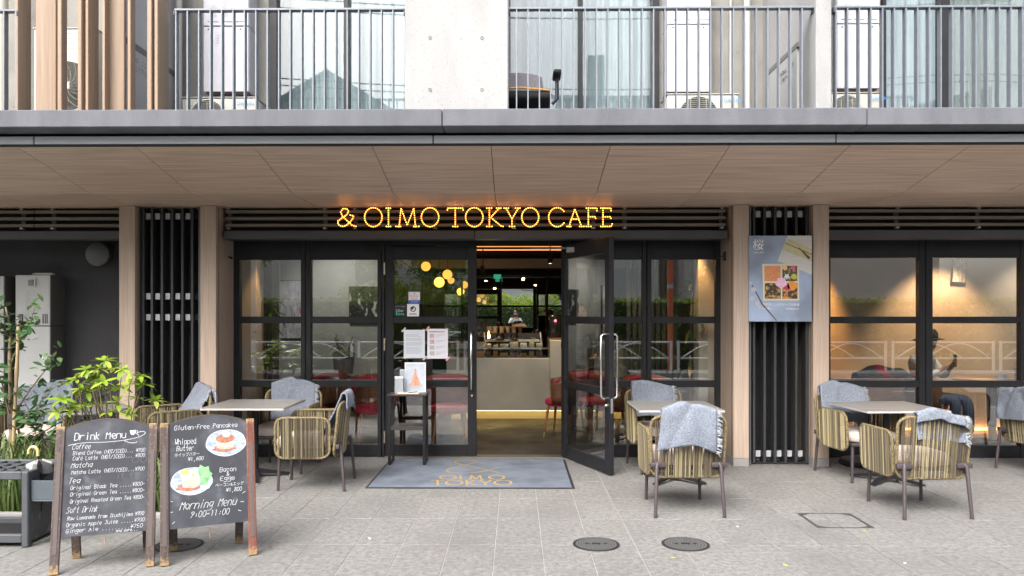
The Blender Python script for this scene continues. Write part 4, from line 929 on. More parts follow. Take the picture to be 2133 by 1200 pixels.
for (s, u, v) in (('00', .8, .345), ('1 y', .55, .16), ('it t', .62, .49)):
    gh = MB(); line(gh, s, u, v, .035, .2, lw=.002, slant=.2); gh.build('rubbed_out_chalk', mat('ghost_chalk', (.13, .135, .15), .9), pn, world=False, recalc=False)

b2, pn, L, pw = board((343, 1180), (527, 1157), 'worn chalk A-board headed Gluten-Free Pancakes, right leg bare red wood', True)
for a_, k_ in ((('Gluten-Free Pancakes', .07, .045, .028, .82), dict(lw=.003)), (('Whipped', .08, .19, .036, .27), dict(lw=.0032, slant=.02)), (('Butter', .10, .252, .030, .22), dict(lw=.003, slant=.1)), (('\u00a51,600', .24, .355, .022, .2), dict(lw=.0027)), (('Bacon', .64, .49, .029, .22), dict(lw=.003)), (('&', .73, .53, .022, .04), dict(lw=.003)), (('Eggs', .645, .575, .027, .2), dict(lw=.003)), (('\u00a51,800', .72, .69, .024, .21), dict(lw=.0028)), (('Morning Menu', .13, .825, .05, .72), dict(lw=.0032, slant=.35)), (('9:00~11:00', .26, .91, .036, .5), dict(lw=.0032, slant=.25))):
    mb = MB(); line(mb, *a_, **k_); mb.build('chalk_line', M_chalk, pn, world=False, recalc=False)
for (u0, v0, u1, v1) in ((.02, .73, .05, .74), (.02, .84, .05, .835), (.04, .95, .07, .93), (.93, .72, .97, .70), (.9, .8, .95, .80), (.87, .88, .91, .89)):
    mb = MB(); squig(mb, [(u0, v0), (u1, v1)], .003); mb.build('chalk_dash', M_chalk, pn, world=False, recalc=False)
Mp = wmat(pn)
for s, u, v, wd in (('\u30db\u30a4\u30c3\u30d7\u30d0\u30bf\u30fc', .07, .305, .31), ('\u30d9\u30fc\u30b3\u30f3&\u30a8\u30c3\u30b0', .58, .632, .37)):
    x, z = L(u, v); print_text(s, .026, Mp @ Matrix.Translation((x, YC_, z)) @ FRONT, M_chalk, pn, 'chalk_text', width=wd * pw)
M_plate = mat('blue_chalk', (.42, .50, .66), .9, col2=(.20, .24, .33), nscale=26, stretch=(1, 1, 3), lo=.35, hi=.68)
M_pan = mat('brown_chalk', (.25, .09, .05), .9, col2=(.40, .20, .13), nscale=50); M_cake = mat('cream_chalk', (.72, .60, .52), .9, col2=(.45, .2, .14), nscale=34, stretch=(1, 1, 5)); M_egg = mat('yolk_chalk', (.70, .52, .12), .9)
def ell(name, u, v, ru, rv, m, k, n=26, wob=.02, a0=0, a1=6.2832):
    MB().face([Vector((L(u + ru * (1 + wob * math.sin(7 * a)) * math.cos(a), v)[0], YC_ - .0003 * k, L(u, v + rv * (1 + wob * math.sin(5 * a)) * math.sin(a))[1])) for a in [a0 + (a1 - a0) * q / n for q in range(n)]]).build(name, m, pn, world=False, recalc=False)
for (u, v) in ((.73, .20), (.285, .555)):
    ell('plate_drawing', u, v, .265, .135, M_chalk, 1); ell('plate_drawing', u, v, .255, .129, M_plate, 2)
def quadd(name, pts, m, k): MB().face([Vector((L(u, v)[0], YC_ - .0003 * k, L(u, v)[1])) for u, v in pts]).build(name, m, pn, world=False, recalc=False)
ell('syrup_drawing', .71, .255, .15, .035, M_pan, 3, wob=.15)
quadd('pancake_drawing', [(.60, .155), (.84, .155), (.83, .245), (.78, .262), (.66, .262), (.61, .245)], M_cake, 4); ell('pancake_drawing', .72, .155, .125, .045, M_pan, 5); ell('butter_drawing', .735, .118, .05, .026, M_chalk, 6)
ell('syrup_drawing', .25, .615, .16, .035, M_pan, 3, wob=.15)
quadd('pancake_drawing', [(.155, .50), (.37, .50), (.385, .60), (.31, .625), (.17, .61)], M_cake, 4); ell('egg_drawing', .27, .49, .125, .05, M_chalk, 5, wob=.06); ell('yolk_drawing', .20, .465, .055, .025, M_egg, 6); ell('yolk_drawing', .30, .50, .025, .015, M_egg, 6)
quadd('greens_drawing', [(.39, .40), (.45, .43), (.50, .42), (.51, .47), (.55, .50), (.50, .55), (.46, .60), (.40, .60), (.385, .52), (.36, .47)], mat('green_chalk', (.10, .30, .11), .9, col2=(.28, .50, .26), nscale=40), 7)
for u in (.42, .48): ell('garnish_drawing', u, .625, .03, .018, M_chalk, 8)
smg = MB()
# ================================================================ rope armchairs, tables, blankets
M_mauve = mat('mauve_brown_paint', (.048, .036, .040), .5, col2=(.062, .047, .051), nscale=25)
M_cush = mat('beige_cushion', (.62, .53, .48), .9, col2=(.56, .47, .425), nscale=8, bump=.2, bscale=300)
M_rope = [mat('rope_olive', (.18, .15, .08), .75, col2=(.12, .098, .055), nscale=160), mat('rope_brown', (.075, .058, .045), .75), mat('rope_straw', (.35, .295, .165), .75)]
def make_chair(name, label):
    t = thing(name, label, 'armchair', group='rope armchairs on the terrace')
    MB().rbox(-.235, .235, -.235, .235, .335, .365, .012, 2).build('seat_frame', M_mauve, t, 40, world=False)
    # cushion: rounded super-ellipse stack
    cu = MB(); n = 32; prof = [(.86, .366), (.97, .376), (1.0, .40), (1.0, .425), (.97, .448), (.90, .460), (.6, .466), (.01, .468)]
    for s, z in prof:
        for k in range(n):
            a = 2 * math.pi * k / n; ca, sa = math.cos(a), math.sin(a); e = .5
            cu.v.append(Vector((.245 * s * math.copysign(abs(ca) ** e, ca), -.01 + .25 * s * math.copysign(abs(sa) ** e, sa), z)))
    for i in range(len(prof) - 1):
        for k in range(n): cu.f.append((i * n + k, i * n + (k + 1) % n, (i + 1) * n + (k + 1) % n, (i + 1) * n + k)); cu.m.append(0)
    cu.f.append(tuple(reversed(range(n)))); cu.m.append(0)
    sc_ = cu.build('seat_cushion', M_cush, t, 60, world=False)
    MB().tube([(.246 * math.copysign(abs(math.cos(a)) ** .5, math.cos(a)), -.01 + .251 * math.copysign(abs(math.sin(a)) ** .5, math.sin(a)), .412) for a in [2 * math.pi * (k + .01) / 40 for k in range(40)]], .0035, 5, closed=True).build('piping', M_cush, sc_, 60, world=False)
    def panel(kind):
        """u 0..1 along the panel, z height -> point"""
        if kind == 'back': return (lambda u, z: Vector(((u - .5) * .555 * (1 + .04 * (z - .3) / .46), .275 + .055 * (1 - (2 * u - 1) ** 2) * .6 + .05 * (z - .3) / .46, z))), .555, .295, .765
        s = -1 if kind == 'left' else 1
        return (lambda u, z: Vector((s * (.275 + .02 * math.sin(math.pi * u) + .012 * (z - .3) / .35), .245 - u * .47, z))), .47, .295, .645
    for kind in ('back', 'left', 'right'):
        fn, wd, z0, z1 = panel(kind); rc = .075; pts = []
        for (cu_, cz, a0) in ((wd - rc, z1 - rc, 0), (rc, z1 - rc, 90), (rc, z0 + rc, 180), (wd - rc, z0 + rc, 270)):
            for q in range(6):
                a = R(a0 + 90 * q / 5); pts.append(fn((cu_ + rc * math.cos(a)) / wd, cz + rc * math.sin(a)))
        nm = 'back_frame' if kind == 'back' else 'arm_frame'
        fr = MB(); fr.tube(pts, .0125, 8, closed=True)
        # rope lashing rings on the frame
        fo = fr.build(nm, mat('lashed_rope', (.24, .19, .085), .75, col2=(.09, .066, .04), nscale=95, lo=.4, hi=.6), t, 60, world=False)
        mb = MB(); step = .0104; k = 0; rr = random.Random({'back': 3, 'left': 5, 'right': 8}[kind])
        nn = int((wd - .02) / step); run = 0; cur = 0
        for i in range(nn):
            u = (.01 + i * step) / wd; x = u * wd
            if run <= 0: cur = rr.choice([0, 0, 2, 0, 2, 1, 1]); run = rr.randint(1, 2)
            run -= 1
            cz = rc - math.sqrt(max(0, rc * rc - (rc - min(x, wd - x)) ** 2)) if min(x, wd - x) < rc else 0
            gap = rr.random() < .10
            if gap: continue
            a_, b_ = z0 + cz, z1 - cz
            for off in (-.008, .008):
                o3 = Vector((0, off, 0)) if kind == 'back' else Vector((off, 0, 0))
                du = rr.uniform(-.1, .1) * step / wd
                mb.tube([fn(u + du, a_) + o3, fn(u, (a_ + b_) / 2) + o3 * .9, fn(u + du, b_) + o3], (.0031), 4, mi=(cur if off < 0 else rr.choice((0, 1, 2, 1))), caps=False)
        for u in ((.2, .8) if kind == 'back' else (.12, .75)): mb.tube([fn(u, z0), fn(u, (z0 + z1) / 2), fn(u, z1)], .0105, 7, mi=0)
        tag(mb.build('rope_weave', M_rope, fo, 60, world=False, recalc=False), kind='stuff')
    for s in (-1, 1):
        MB().tube([(s * .215, -.205, .337), (s * .225, -.215, .012)], [.0145, .013], 12).tube([(s * .225, -.215, .012), (s * .225, -.215, 0)], .0145, 12).build('leg', M_mauve, t, 50, world=False)
        MB().tube([(s * .235, .318, .405), (s * .245, .335, .38), (s * .262, .368, .012)], [.0155, .0155, .013], 12).tube([(s * .262, .368, .012), (s * .262, .368, 0)], .0145, 12).build('leg', M_mauve, t, 50, world=False)
        MB().rbox(s * .235 - .062, s * .235 + .062, .298, .331, .372, .412, .008, 2).build('leg_bracket', M_mauve, t, 40, world=False)
        MB().tube([(s * .19, .15, .352), (s * .235, .31, .365)], .012, 8).build('frame_strut', M_mauve, t, 50, world=False)
    return t
M_blk = mat('heather_blanket', (.10, .122, .165), .95, col2=(.27, .295, .345), nscale=100, stretch=(1, 1, 2.2), detail=4, lo=.34, hi=.66, bump=.35, bscale=300)
M_frg = mat('blanket_fringe', (.30, .33, .38), .95, col2=(.46, .48, .52), nscale=90)
def blanket(chair, label, front=.2, rear=.25, x0=-.22, x1=.22, fringe=1, skew=.0, seed=1, lift=0.0, flare=.0, bulge=.10):
    """a folded throw laid over the chair back (chair's own axes)"""
    rr = random.Random(seed); t = thing('blanket', label, 'blanket', chair.location, chair.rotation_euler.z, 'grey blankets on the chairs')
    top = .81 + lift; nu, nv = 26, 34; mb = MB(); L_ = front + rear + .07
    def prof(s):       # s runs from the front hem to the rear hem
        if s < front: d_ = front - s; return (.322 - bulge * (d_ / .4) ** 1.2 * (front > .25), top - d_ * .985)
        if s < front + .07: a = math.pi * (s - front) / .07; return (.346 - .024 * math.cos(a), top + .022 * math.sin(a))
        d_ = s - front - .07; return (.370 + .008 * math.sin(d_ * 9), top - d_ * .985)
    for i in range(nu + 1):
        u = i / nu
        for j in range(nv + 1):
            v = j / nv; s = v * L_; y, z = prof(s); x = x0 + (x1 - x0) * u + skew * (v - .5) * .3 + flare * abs(s - front - .035) * (u - .5)
            w_ = .011 * mnoise.noise(Vector((u * 3.2 + seed * 7, v * 3, 0))) + .004 * mnoise.noise(Vector((u * 9, v * 10 + seed, 3)))
            edge = .03 * (u - .5) ** 2 * 4; w_ += .015 * max(0, math.sin(6 * (u + .45 * v) + seed)) ** 4 - .008 * max(0, math.sin(8 * (u - .6 * v) + 2 * seed)) ** 6
            sag = -.022 * math.sin(u * 3.1 + seed) * (1 if front <= s <= front + .07 else .7) - edge * .9
            bend = -.052 * (1 - (2 * (x + .28) / .56 - 1) ** 2) if abs(x) < .28 else 0
            mb.v.append(Vector((x + .006 * mnoise.noise(Vector((v * 5, u * 3, seed))), y + w_ * 1.2 - bend * .5 - .012, z + sag + w_)))
    for i in range(nu):
        for j in range(nv): mb.f.append((i * (nv + 1) + j, (i + 1) * (nv + 1) + j, (i + 1) * (nv + 1) + j + 1, i * (nv + 1) + j + 1)); mb.m.append(0)
    edge_pts = [mb.v[(nu if fringe > 0 else 0) * (nv + 1) + j].copy() for j in range(nv + 1)]
    o = mb.build('cloth', M_blk, t, 80, world=False)
    md = o.modifiers.new('thick', 'SOLIDIFY'); md.thickness = .013; md.offset = 0
    if fringe:
        f = MB()
        for p in edge_pts:
            for _ in range(3):
                q = p + Vector((fringe * rr.uniform(.02, .05), rr.uniform(-.012, .012), rr.uniform(-.035, .008))); m_ = p.lerp(q, .5) + Vector((0, 0, rr.uniform(-.004, .008)))
                f.tube([p + Vector((0, rr.uniform(-.006, .006), rr.uniform(-.008, .008))), m_, q], [.003, .0028, .0012], 4)
        tag(f.build('fringe', M_frg, t, world=False, recalc=False), kind='stuff')
    return t
proto = make_chair('rope_armchair', 'rope armchair with its back to the street at the middle terrace table')
CH = [((1.315, 6.20), 181, 'rope armchair with its back to the street, nearest the open door', (.18, .30, -.20, .215, -1, .12, 3, .012, .1), 'grey fringed blanket hanging over the chair back turned to the street, nearest the open door'),
      ((1.43, 7.62), 2, 'rope armchair behind the middle table, facing the street, right of the open door', (.33, .12, -.22, .20, 1, .0, 5, .02, .0), 'grey blanket on the chair behind the middle table, right of the open door'),
      ((3.15, 6.17), 184, 'rope armchair with its back to the street at the right-hand table', (.20, .05, -.225, .16, -1, .1, 8, -.02, .0), 'grey blanket rolled over the top of the chair nearest the bottom right'),
      ((3.27, 7.30), 8, 'rope armchair facing the street at the right-hand table beside the wood column', (.36, .12, -.235, .235, 1, .0, 10, .02, .0), 'grey blanket over the chair beside the right-hand wood column'),
      ((5.22, 7.55), 98, 'rope armchair cut by the right border of the picture', (.12, .3, -.22, .22, 0, .0, 12, .02, .0), 'grey blanket on the chair cut by the right border'),
      ((-1.87, 6.93), 272, 'rope armchair seen from its side at the left square table, facing left', (.36, .12, -.20, .18, -1, .1, 14, .02, .0, .24), 'grey blanket hung inside the side-on chair at the left square table'),
      ((-2.30, 7.62), 0, 'rope armchair behind the left square table, against the glazing', (.36, .10, -.225, .225, 1, -.1, 16, .02, .0), 'grey blanket over the chair behind the left square table'),
      ((-3.33, 7.30), 308, 'rope armchair turned left in front of the left slat screen', (.44, .12, -.24, .22, 1, .15, 18, .03, .1, .26), 'grey blanket spread inside the chair before the left slat screen'),
      ((-4.62, 7.35), 20, 'rope armchair under a blanket behind the young tree at the left border', (.44, .1, -.26, .26, 0, .0, 20, .03, .1), 'wide grey blanket covering the chair behind the young tree')]
chairs = []
for k, ((x, y), a, lab, bl, blab) in enumerate(CH):
    c = proto if k == 0 else copy_tree(proto)
    c.location = (x, y, 0); c.rotation_euler = (0, 0, R(a)); c['label'] = lab; chairs.append(c)
    blanket(c, blab, *bl)
M_top = mat('warm_grey_laminate', (.23, .222, .21), .38, col2=(.195, .187, .177), nscale=5, stretch=(1, 4, 1), rvar=.05)
M_tedge = mat('table_edge_pale', (.42, .41, .39), .45)
def table(x, y, z, label, rz=0, s=.375, round_=False, foot=45):
    t = thing('terrace_table', label, 'table', (x, y, 0), rz, 'terrace tables')
    if round_:
        MB().lathe([(1e-4, z), (s, z), (s + .002, z - .003)], 48).build('table_top', M_top, t, 30, world=False); MB().lathe([(s + .0025, z - .0032), (s + .0035, z - .012), (s, z - .022), (1e-4, z - .022)], 48).build('edge_band', M_tedge, t, 30, world=False)
    else:
        MB().rbox(-s, s, -s, s, z - .004, z, .0015).build('table_top', M_top, t, world=False); MB().rbox(-s - .001, s + .001, -s - .001, s + .001, z - .022, z - .0045, .003).build('edge_band', M_tedge, t, world=False)
    MB().tube([(0, 0, .06), (0, 0, z - .022)], .03, 16).lathe([(.045, .07), (.045, .045), (.03, .11)], 16).build('pillar', M_black, t, 50, world=False)
    MB().box(-.16, .16, -.16, .16, z - .03, z - .0225).build('top_plate', M_black, t, world=False)
    for k in range(4):
        a = R(foot + 90 * k); ca, sa = math.cos(a), math.sin(a); e = Vector((-sa, ca, 0))
        p0, p1 = Vector((ca * .03, sa * .03, 0)), Vector((ca * .33, sa * .33, 0))
        vs = [p0 + e * .022 + Vector((0, 0, .045)), p0 - e * .022 + Vector((0, 0, .045)), p0 - e * .022 + Vector((0, 0, .085)), p0 + e * .022 + Vector((0, 0, .085)), p1 + e * .017 + Vector((0, 0, .008)), p1 - e * .017 + Vector((0, 0, .008)), p1 - e * .017 + Vector((0, 0, .026)), p1 + e * .017 + Vector((0, 0, .026))]
        MB().add(vs, [(0, 1, 2, 3), (4, 7, 6, 5), (0, 4, 5, 1), (1, 5, 6, 2), (2, 6, 7, 3), (3, 7, 4, 0)]).build('foot', M_black, t, world=False)
        MB().lathe([(.02, 0), (.022, .006), (.02, .012)], 12, tuple(p1 - Vector((ca * .012, sa * .012, 0)))).build('glide', M_steel, t, 40, world=False)
table(-2.465, 7.25, .70, 'square warm grey table on the left behind the pancake board', R(1), foot=20)
table(1.466, 7.15, .70, 'square warm grey table between the two chairs right of the open door', R(0), foot=48)
table(3.42, 7.12, .70, 'square warm grey table beside the right-hand wood column', R(3), foot=40)
table(-3.85, 6.86, .70, 'round grey table behind the bright green shrub', 0, .34, True)
# black round base left on the floor under the right-hand back chair
t = thing('parasol_base', 'low round black base with a pale label on the floor beside the right column', 'base', (3.62, 7.95, 0))
MB().lathe([(.26, 0), (.27, .02), (.25, .05), (.08, .075), (.03, .08), (.03, .12), (1e-4, .12)], 36).build('disc', M_dark, t, 35, world=False)
MB().box(-.10, .03, -.262, -.258, .02, .05).build('sticker', M_grime, t, world=False)

# ================================================================ umbrella rack
M_plas = mat('grey_plastic', (.060, .066, .075), .5, col2=(.078, .085, .095), nscale=10); M_plas2 = mat('blue_grey_plastic', (.070, .09, .105), .5, col2=(.085, .105, .122), nscale=9)
M_scuff = mat('scuffed_side_panel', (.095, .098, .104), .6, col2=(.07, .073, .078), nscale=3, col3=(.19, .195, .2), n3=14, lo3=.62, hi3=.74)
rx1, rx0, ry0, ry1, rzt = X_(58, 5.03), X_(58, 5.03) - .95, 5.03, 5.50, Z_(985, 5.03)
t = thing('umbrella_rack', 'grey plastic umbrella rack with a gridded top at the bottom left', 'umbrella rack', ((rx0 + rx1) / 2, (ry0 + ry1) / 2, 0))
for x in (rx0, rx1 - .045):
    for y in (ry0, ry1 - .045): MB().rbox(x, x + .045, y, y + .045, .003, rzt, .006).build('post', M_plas, t)
for y in (ry0 + .004, ry1 - .041):
    MB().rbox(rx0 + .046, rx1 - .046, y, y + .037, rzt - .055, rzt - .002, .005).build('top_rail', M_plas, t); MB().rbox(rx0 + .046, rx1 - .046, y, y + .037, .03, .085, .005).build('bottom_rail', M_plas, t)
for x in (rx0 + .004, rx1 - .041): MB().rbox(x, x + .037, ry0 + .046, ry1 - .046, rzt - .055, rzt - .002, .005).build('top_rail', M_plas, t)
MB().box(rx1 - .02, rx1 - .012, ry0 + .046, ry1 - .046, .03, rzt - .056).build('side_panel', M_scuff, t)
for k in range(1, 9): x = rx0 + .045 + (rx1 - rx0 - .09) * k / 9; MB().box(x - .004, x + .004, ry0 + .042, ry1 - .042, rzt - .022, rzt - .008).build('grid_bar', M_plas, t)
for k in range(1, 4): y = ry0 + .045 + (ry1 - ry0 - .09) * k / 4; MB().box(rx0 + .042, rx1 - .042, y - .004, y + .004, rzt - .0215, rzt - .0085).build('grid_bar', M_plas, t)
MB().rbox(rx0 + .046, rx1 - .046, ry0 + .046, ry1 - .046, .02, .05, .004).build('drip_tray', M_dark, t)
bx0, bx1, by0, by1, bz0, bz1 = rx1 + .002, rx1 + .155, ry0 + .03, ry1 - .02, rzt - .205, rzt - .065
bk = link('side_basket', None, t)
MB().rbox(bx0, bx1, by0, by1, bz0, bz0 + .012, .004).build('basket_floor', M_plas2, bk)
MB().rbox(bx0, bx1, by0, by0 + .008, bz0 + .013, bz1, .002).build('basket_wall', M_plas2, bk); MB().rbox(bx0, bx1, by1 - .008, by1, bz0 + .013, bz1, .002).build('basket_wall', M_plas2, bk)
wl = MB()
for z in (bz0 + .013, bz0 + .06, bz0 + .105): wl.rbox(bx1 - .008, bx1, by0 + .009, by1 - .009, z, z + (.022 if z < bz0 + .1 else .034), .002)
for k in range(6): y = by0 + .01 + (by1 - by0 - .045) * k / 5; wl.rbox(bx1 - .007, bx1 - .001, y, y + .028, bz0 + .036, bz0 + .104, .002)
wl.build('slotted_wall', M_plas2, bk)
u0 = at(79, 985, 5.22)
um = thing('umbrella', 'closed silver and black umbrella with a yellow crook handle in the rack', 'umbrella', (u0.x, 5.22, rzt - .4))
MB().tube([(u0.x, 5.22, rzt - .42), (u0.x, 5.22, rzt + .07)], .008, 8).build('shaft', M_dark, um, 50)
hb = Vector((u0.x, 5.22, rzt + .07)); MB().tube([hb, hb + Vector((0, 0, .025))] + [hb + Vector((-.032 + .032 * math.cos(R(a)), 0, .025 + .038 * math.sin(R(a)))) for a in range(20, 200, 20)] + [hb + Vector((-.064, 0, .015))], .0095, 10).build('crook_handle', mat('yellow_handle', (.62, .50, .20), .35), um, 50)
fo = MB(); nn = 20
for i, z in enumerate((rzt + .045, rzt + .02, rzt - .03, rzt - .06, rzt - .40)):
    for k in range(nn): a = 2 * math.pi * k / nn; r_ = (.015, .055, .062, .03, .01)[i] * (1 + .28 * math.sin(4 * a + i)); fo.v.append(Vector((u0.x + .02 + r_ * math.cos(a) * 1.25, 5.2 + r_ * math.sin(a), z + .012 * math.sin(3 * a))))
for i in range(4):
    for k in range(nn): fo.f.append((i * nn + k, i * nn + (k + 1) % nn, (i + 1) * nn + (k + 1) % nn, (i + 1) * nn + k)); fo.m.append(0 if k % 10 < 6 else 1)
fo.build('folded_cloth', [mat('silver_cloth', (.36, .35, .34), .4, col2=(.22, .215, .21), nscale=30), M_dark], um, 50)

# ================================================================ planting bed
tag(MB().rbox(BED[0], BED[1], BED[2], BED[2] + .06, -.1, .03, .006).rbox(BED[1] - .06, BED[1], BED[2] + .061, BED[3], -.1, .03, .006).rbox(BED[0], BED[1] - .061, BED[3] - .06, BED[3], -.1, .03, .006).build('bed_kerb', M_kerb), kind='structure')
tag(MB().box(BED[0], BED[1] - .061, BED[2] + .061, BED[3] - .061, -.12, .012).build('planting_soil', M_soil), kind='structure')
def leafm(name, cols, rough=.4, tr=.25):
    m, tt, p = nodes(name); oi = tt.nodes.new('ShaderNodeObjectInfo'); r = tt.nodes.new('ShaderNodeValToRGB')
    r.color_ramp.elements[0].color = (*cols[0], 1); r.color_ramp.elements[1].color = (*cols[-1], 1)
    for i, c in enumerate(cols[1:-1]): e_ = r.color_ramp.elements.new((i + 1) / (len(cols) - 1)); e_.color = (*c, 1)
    tt.links.new(oi.outputs['Random'], r.inputs[0])
    c2 = mixc(tt, noise(tt, coords(tt), 45, 3, lo=.3, hi=.8), r.outputs[0], cols[0]); mx = mixc(tt, .35, r.outputs[0], c2)
    tt.links.new(mx, p.inputs['Base Color']); p.inputs['Roughness'].default_value = rough
    t2 = tt.nodes.new('ShaderNodeBsdfTranslucent'); tt.links.new(mx, t2.inputs[0]); ms = tt.nodes.new('ShaderNodeMixShader'); ms.inputs[0].default_value = tr
    out = tt.nodes['Material Output']; tt.links.new(p.outputs[0], ms.inputs[1]); tt.links.new(t2.outputs[0], ms.inputs[2]); tt.links.new(ms.outputs[0], out.inputs[0])
    return m
M_lime = leafm('lime_leaf', [(.12, .22, .02), (.24, .37, .03), (.36, .47, .06), (.46, .50, .10)]); M_dleaf = leafm('dark_glossy_leaf', [(.035, .09, .03), (.06, .14, .05), (.13, .20, .08)], .3); M_grass = mat('strap_grass', (.05, .10, .02), .5, col2=(.14, .19, .05), nscale=7)
M_twig = mat('twig_bark', (.13, .095, .075), .85, col2=(.20, .15, .11), nscale=60); M_bark = mat('smooth_bark', (.24, .175, .105), .85, col2=(.15, .11, .07), nscale=30, stretch=(1, 1, 2)); M_bamboo = mat('bamboo_pole', (.40, .31, .19), .5, col2=(.28, .19, .10), nscale=9, stretch=(3, 3, 1))
def leaf_mesh(name, L_, W_, m, droop=.15, fold=.12):
    n = 6; mb = MB(); rows = []
    for i in range(n + 1):
        s = i / n; w_ = W_ / 2 * math.sin(math.pi * min(1, s * .93 + .04)) ** .75; z = -droop * L_ * s * s
        for k, f in ((-1, fold), (0, 0), (1, fold)): mb.v.append(Vector((k * w_, s * L_, z + f * w_)))
    for i in range(n):
        for k in range(2): mb.f.append((i * 3 + k, i * 3 + k + 1, i * 3 + k + 4, i * 3 + k + 3)); mb.m.append(0)
    me = bpy.data.meshes.new(name); me.from_pydata([tuple(p) for p in mb.v], [], mb.f); me.materials.append(m)
    me.polygons.foreach_set('use_smooth', [True] * len(me.polygons))
    return me
LM = [leaf_mesh('leaf', .105, .039, M_lime, d_, .1) for d_ in (.05, .2, .4)]
DM = [leaf_mesh('leaf', .068, .034, M_dleaf, d_, .15) for d_ in (.1, .3)]
def aim(p, dirv, roll=0, s=1):
    d_ = dirv.normalized(); x = d_.cross(Vector((0, 0, 1)))
    if x.length < 1e-3: x = Vector((1, 0, 0))
    x.normalize(); z = x.cross(d_)
    M = Matrix(((x.x, d_.x, z.x, p.x), (x.y, d_.y, z.y, p.y), (x.z, d_.z, z.z, p.z), (0, 0, 0, 1)))
    return M @ Matrix.Rotation(roll, 4, 'Y') @ Matrix.Diagonal((s, s, s, 1))
sb_ = Vector((X_(232, 6.15), 6.15, 0.01))
sh = thing('rhododendron', 'shrub with bright lime green leaf whorls behind the drink menu board', 'shrub', sb_)
stems = MB()
for (px, py) in ((144, 795), (181, 770), (220, 752), (206, 768), (256, 769), (293, 783), (298, 800), (170, 810), (198, 802), (210, 813), (249, 806), (322, 833), (228, 858), (266, 861), (183, 818), (238, 765), (160, 788), (196, 788), (270, 800), (215, 795), (130, 832), (152, 848), (118, 858), (178, 845), (205, 838), (285, 830), (245, 838)):
    Y = 6.05 + rnd.uniform(-.22, .2); c = at(px, py, Y); base = sb_ + Vector((rnd.uniform(-.08, .08), rnd.uniform(-.06, .06), 0))
    mid = base.lerp(c, .55) + Vector((rnd.uniform(-.05, .05), rnd.uniform(-.03, .03), .02))
    stems.tube([base, base.lerp(mid, .5) + Vector((rnd.uniform(-.02, .02), 0, 0)), mid, c.lerp(mid, .3) + Vector((rnd.uniform(-.015, .015), 0, 0)), c], [.008, .007, .0055, .0045, .003], 6)
    ax = (c - mid).normalized() * .5 + Vector((0, -.25, .6)); ax.normalize(); e1 = ax.orthogonal().normalized(); e2 = ax.cross(e1); a0 = rnd.uniform(0, 6)
    n = rnd.randint(7, 9)
    for k in range(n):
        a = a0 + 2 * math.pi * k / n + rnd.uniform(-.2, .2); dv = (e1 * math.cos(a) + e2 * math.sin(a)) + ax * rnd.uniform(-.15, .45)
        inst('leaf', rnd.choice(LM), sh, wmat(sh).inverted() @ aim(c, dv, rnd.uniform(-.4, .4), rnd.uniform(.75, 1.15)))
    for k in range(2):
        a = rnd.uniform(0, 6); inst('leaf', LM[0], sh, wmat(sh).inverted() @ aim(c, (e1 * math.cos(a) + e2 * math.sin(a)) * .6 + ax, 0, rnd.uniform(.4, .6)))
stems.build('stems', M_twig, sh, 60)
for _ in range(9):
    a = rnd.uniform(0, 6.28)
tb = Vector((X_(31, 6.2), 6.2, 0))
tr = thing('young_tree', 'young tree with dark glossy leaves at the left border', 'tree', tb)
trk = MB(); P_ = [at(31, 1005, 6.2), at(25, 900, 6.2), at(23, 830, 6.2), at(20, 740, 6.2), at(22, 690, 6.2), at(12, 640, 6.22)]
P_[0].z = .0; trk.tube(P_, [.026, .024, .018, .014, .011, .007], 8)
br = [[at(24, 870, 6.2), at(60, 815, 6.15), at(95, 770, 6.1), at(118, 735, 6.05)], [at(23, 880, 6.2), at(5, 800, 6.1), at(-20, 740, 6.0)], [at(22, 760, 6.2), at(45, 700, 6.25), at(40, 660, 6.25)], [at(25, 880, 6.2), at(70, 860, 6.1), at(110, 800, 6.1)], [at(20, 700, 6.2), at(-5, 670, 6.15), at(-25, 640, 6.1)], [at(26, 900, 6.2), at(62, 872, 6.0), at(88, 850, 6.0)], [at(22, 720, 6.2), at(60, 690, 6.1), at(72, 640, 6.1)], [at(30, 930, 6.2), at(90, 900, 6.1), at(125, 880, 6.05)]]
for b in br: trk.tube(b, [.010, .007, .005, .003][:len(b)] if len(b) == 4 else [.009, .006, .003], 6)
trk.build('trunk', M_bark, tr, 60)
cnt = 0
for b in br + [P_[2:]]:
    for k in range(32):
        s = rnd.uniform(.25, 1.02) * (len(b) - 1); i = min(int(s), len(b) - 2); p = b[i].lerp(b[i + 1], min(1.05, s - i)) + Vector((rnd.uniform(-.05, .05), rnd.uniform(-.05, .05), rnd.uniform(-.045, .045)))
        dv = Vector((rnd.uniform(-1, 1), rnd.uniform(-1, .5), rnd.uniform(-.5, .7)))
        inst('leaf', rnd.choice(DM), tr, wmat(tr).inverted() @ aim(p, dv, rnd.uniform(-.8, .8), rnd.uniform(.7, 1.3)))
MB().rbox(tb.x - .05, tb.x + .06, 6.165, 6.245, Z_(895, 6.2), Z_(862, 6.2), .02, 2).build('tree_tie', mat('tie_rope', (.03, .028, .024), .9, col2=(.06, .05, .04), nscale=60, stretch=(1, 1, 8)), tr, 40)
bs = MB(); q0_, q1_ = Vector((X_(22, 6.12), 6.12, 0)), at(39, 680, 6.16)
bs.tube([q0_.lerp(q1_, k / 12) for k in range(13)], [.0125 if k % 3 else .0155 for k in range(13)], 10)
tag(bs.build('bamboo_stake', M_bamboo, None, 40), 'bamboo stake tied to the young tree', 'stake')
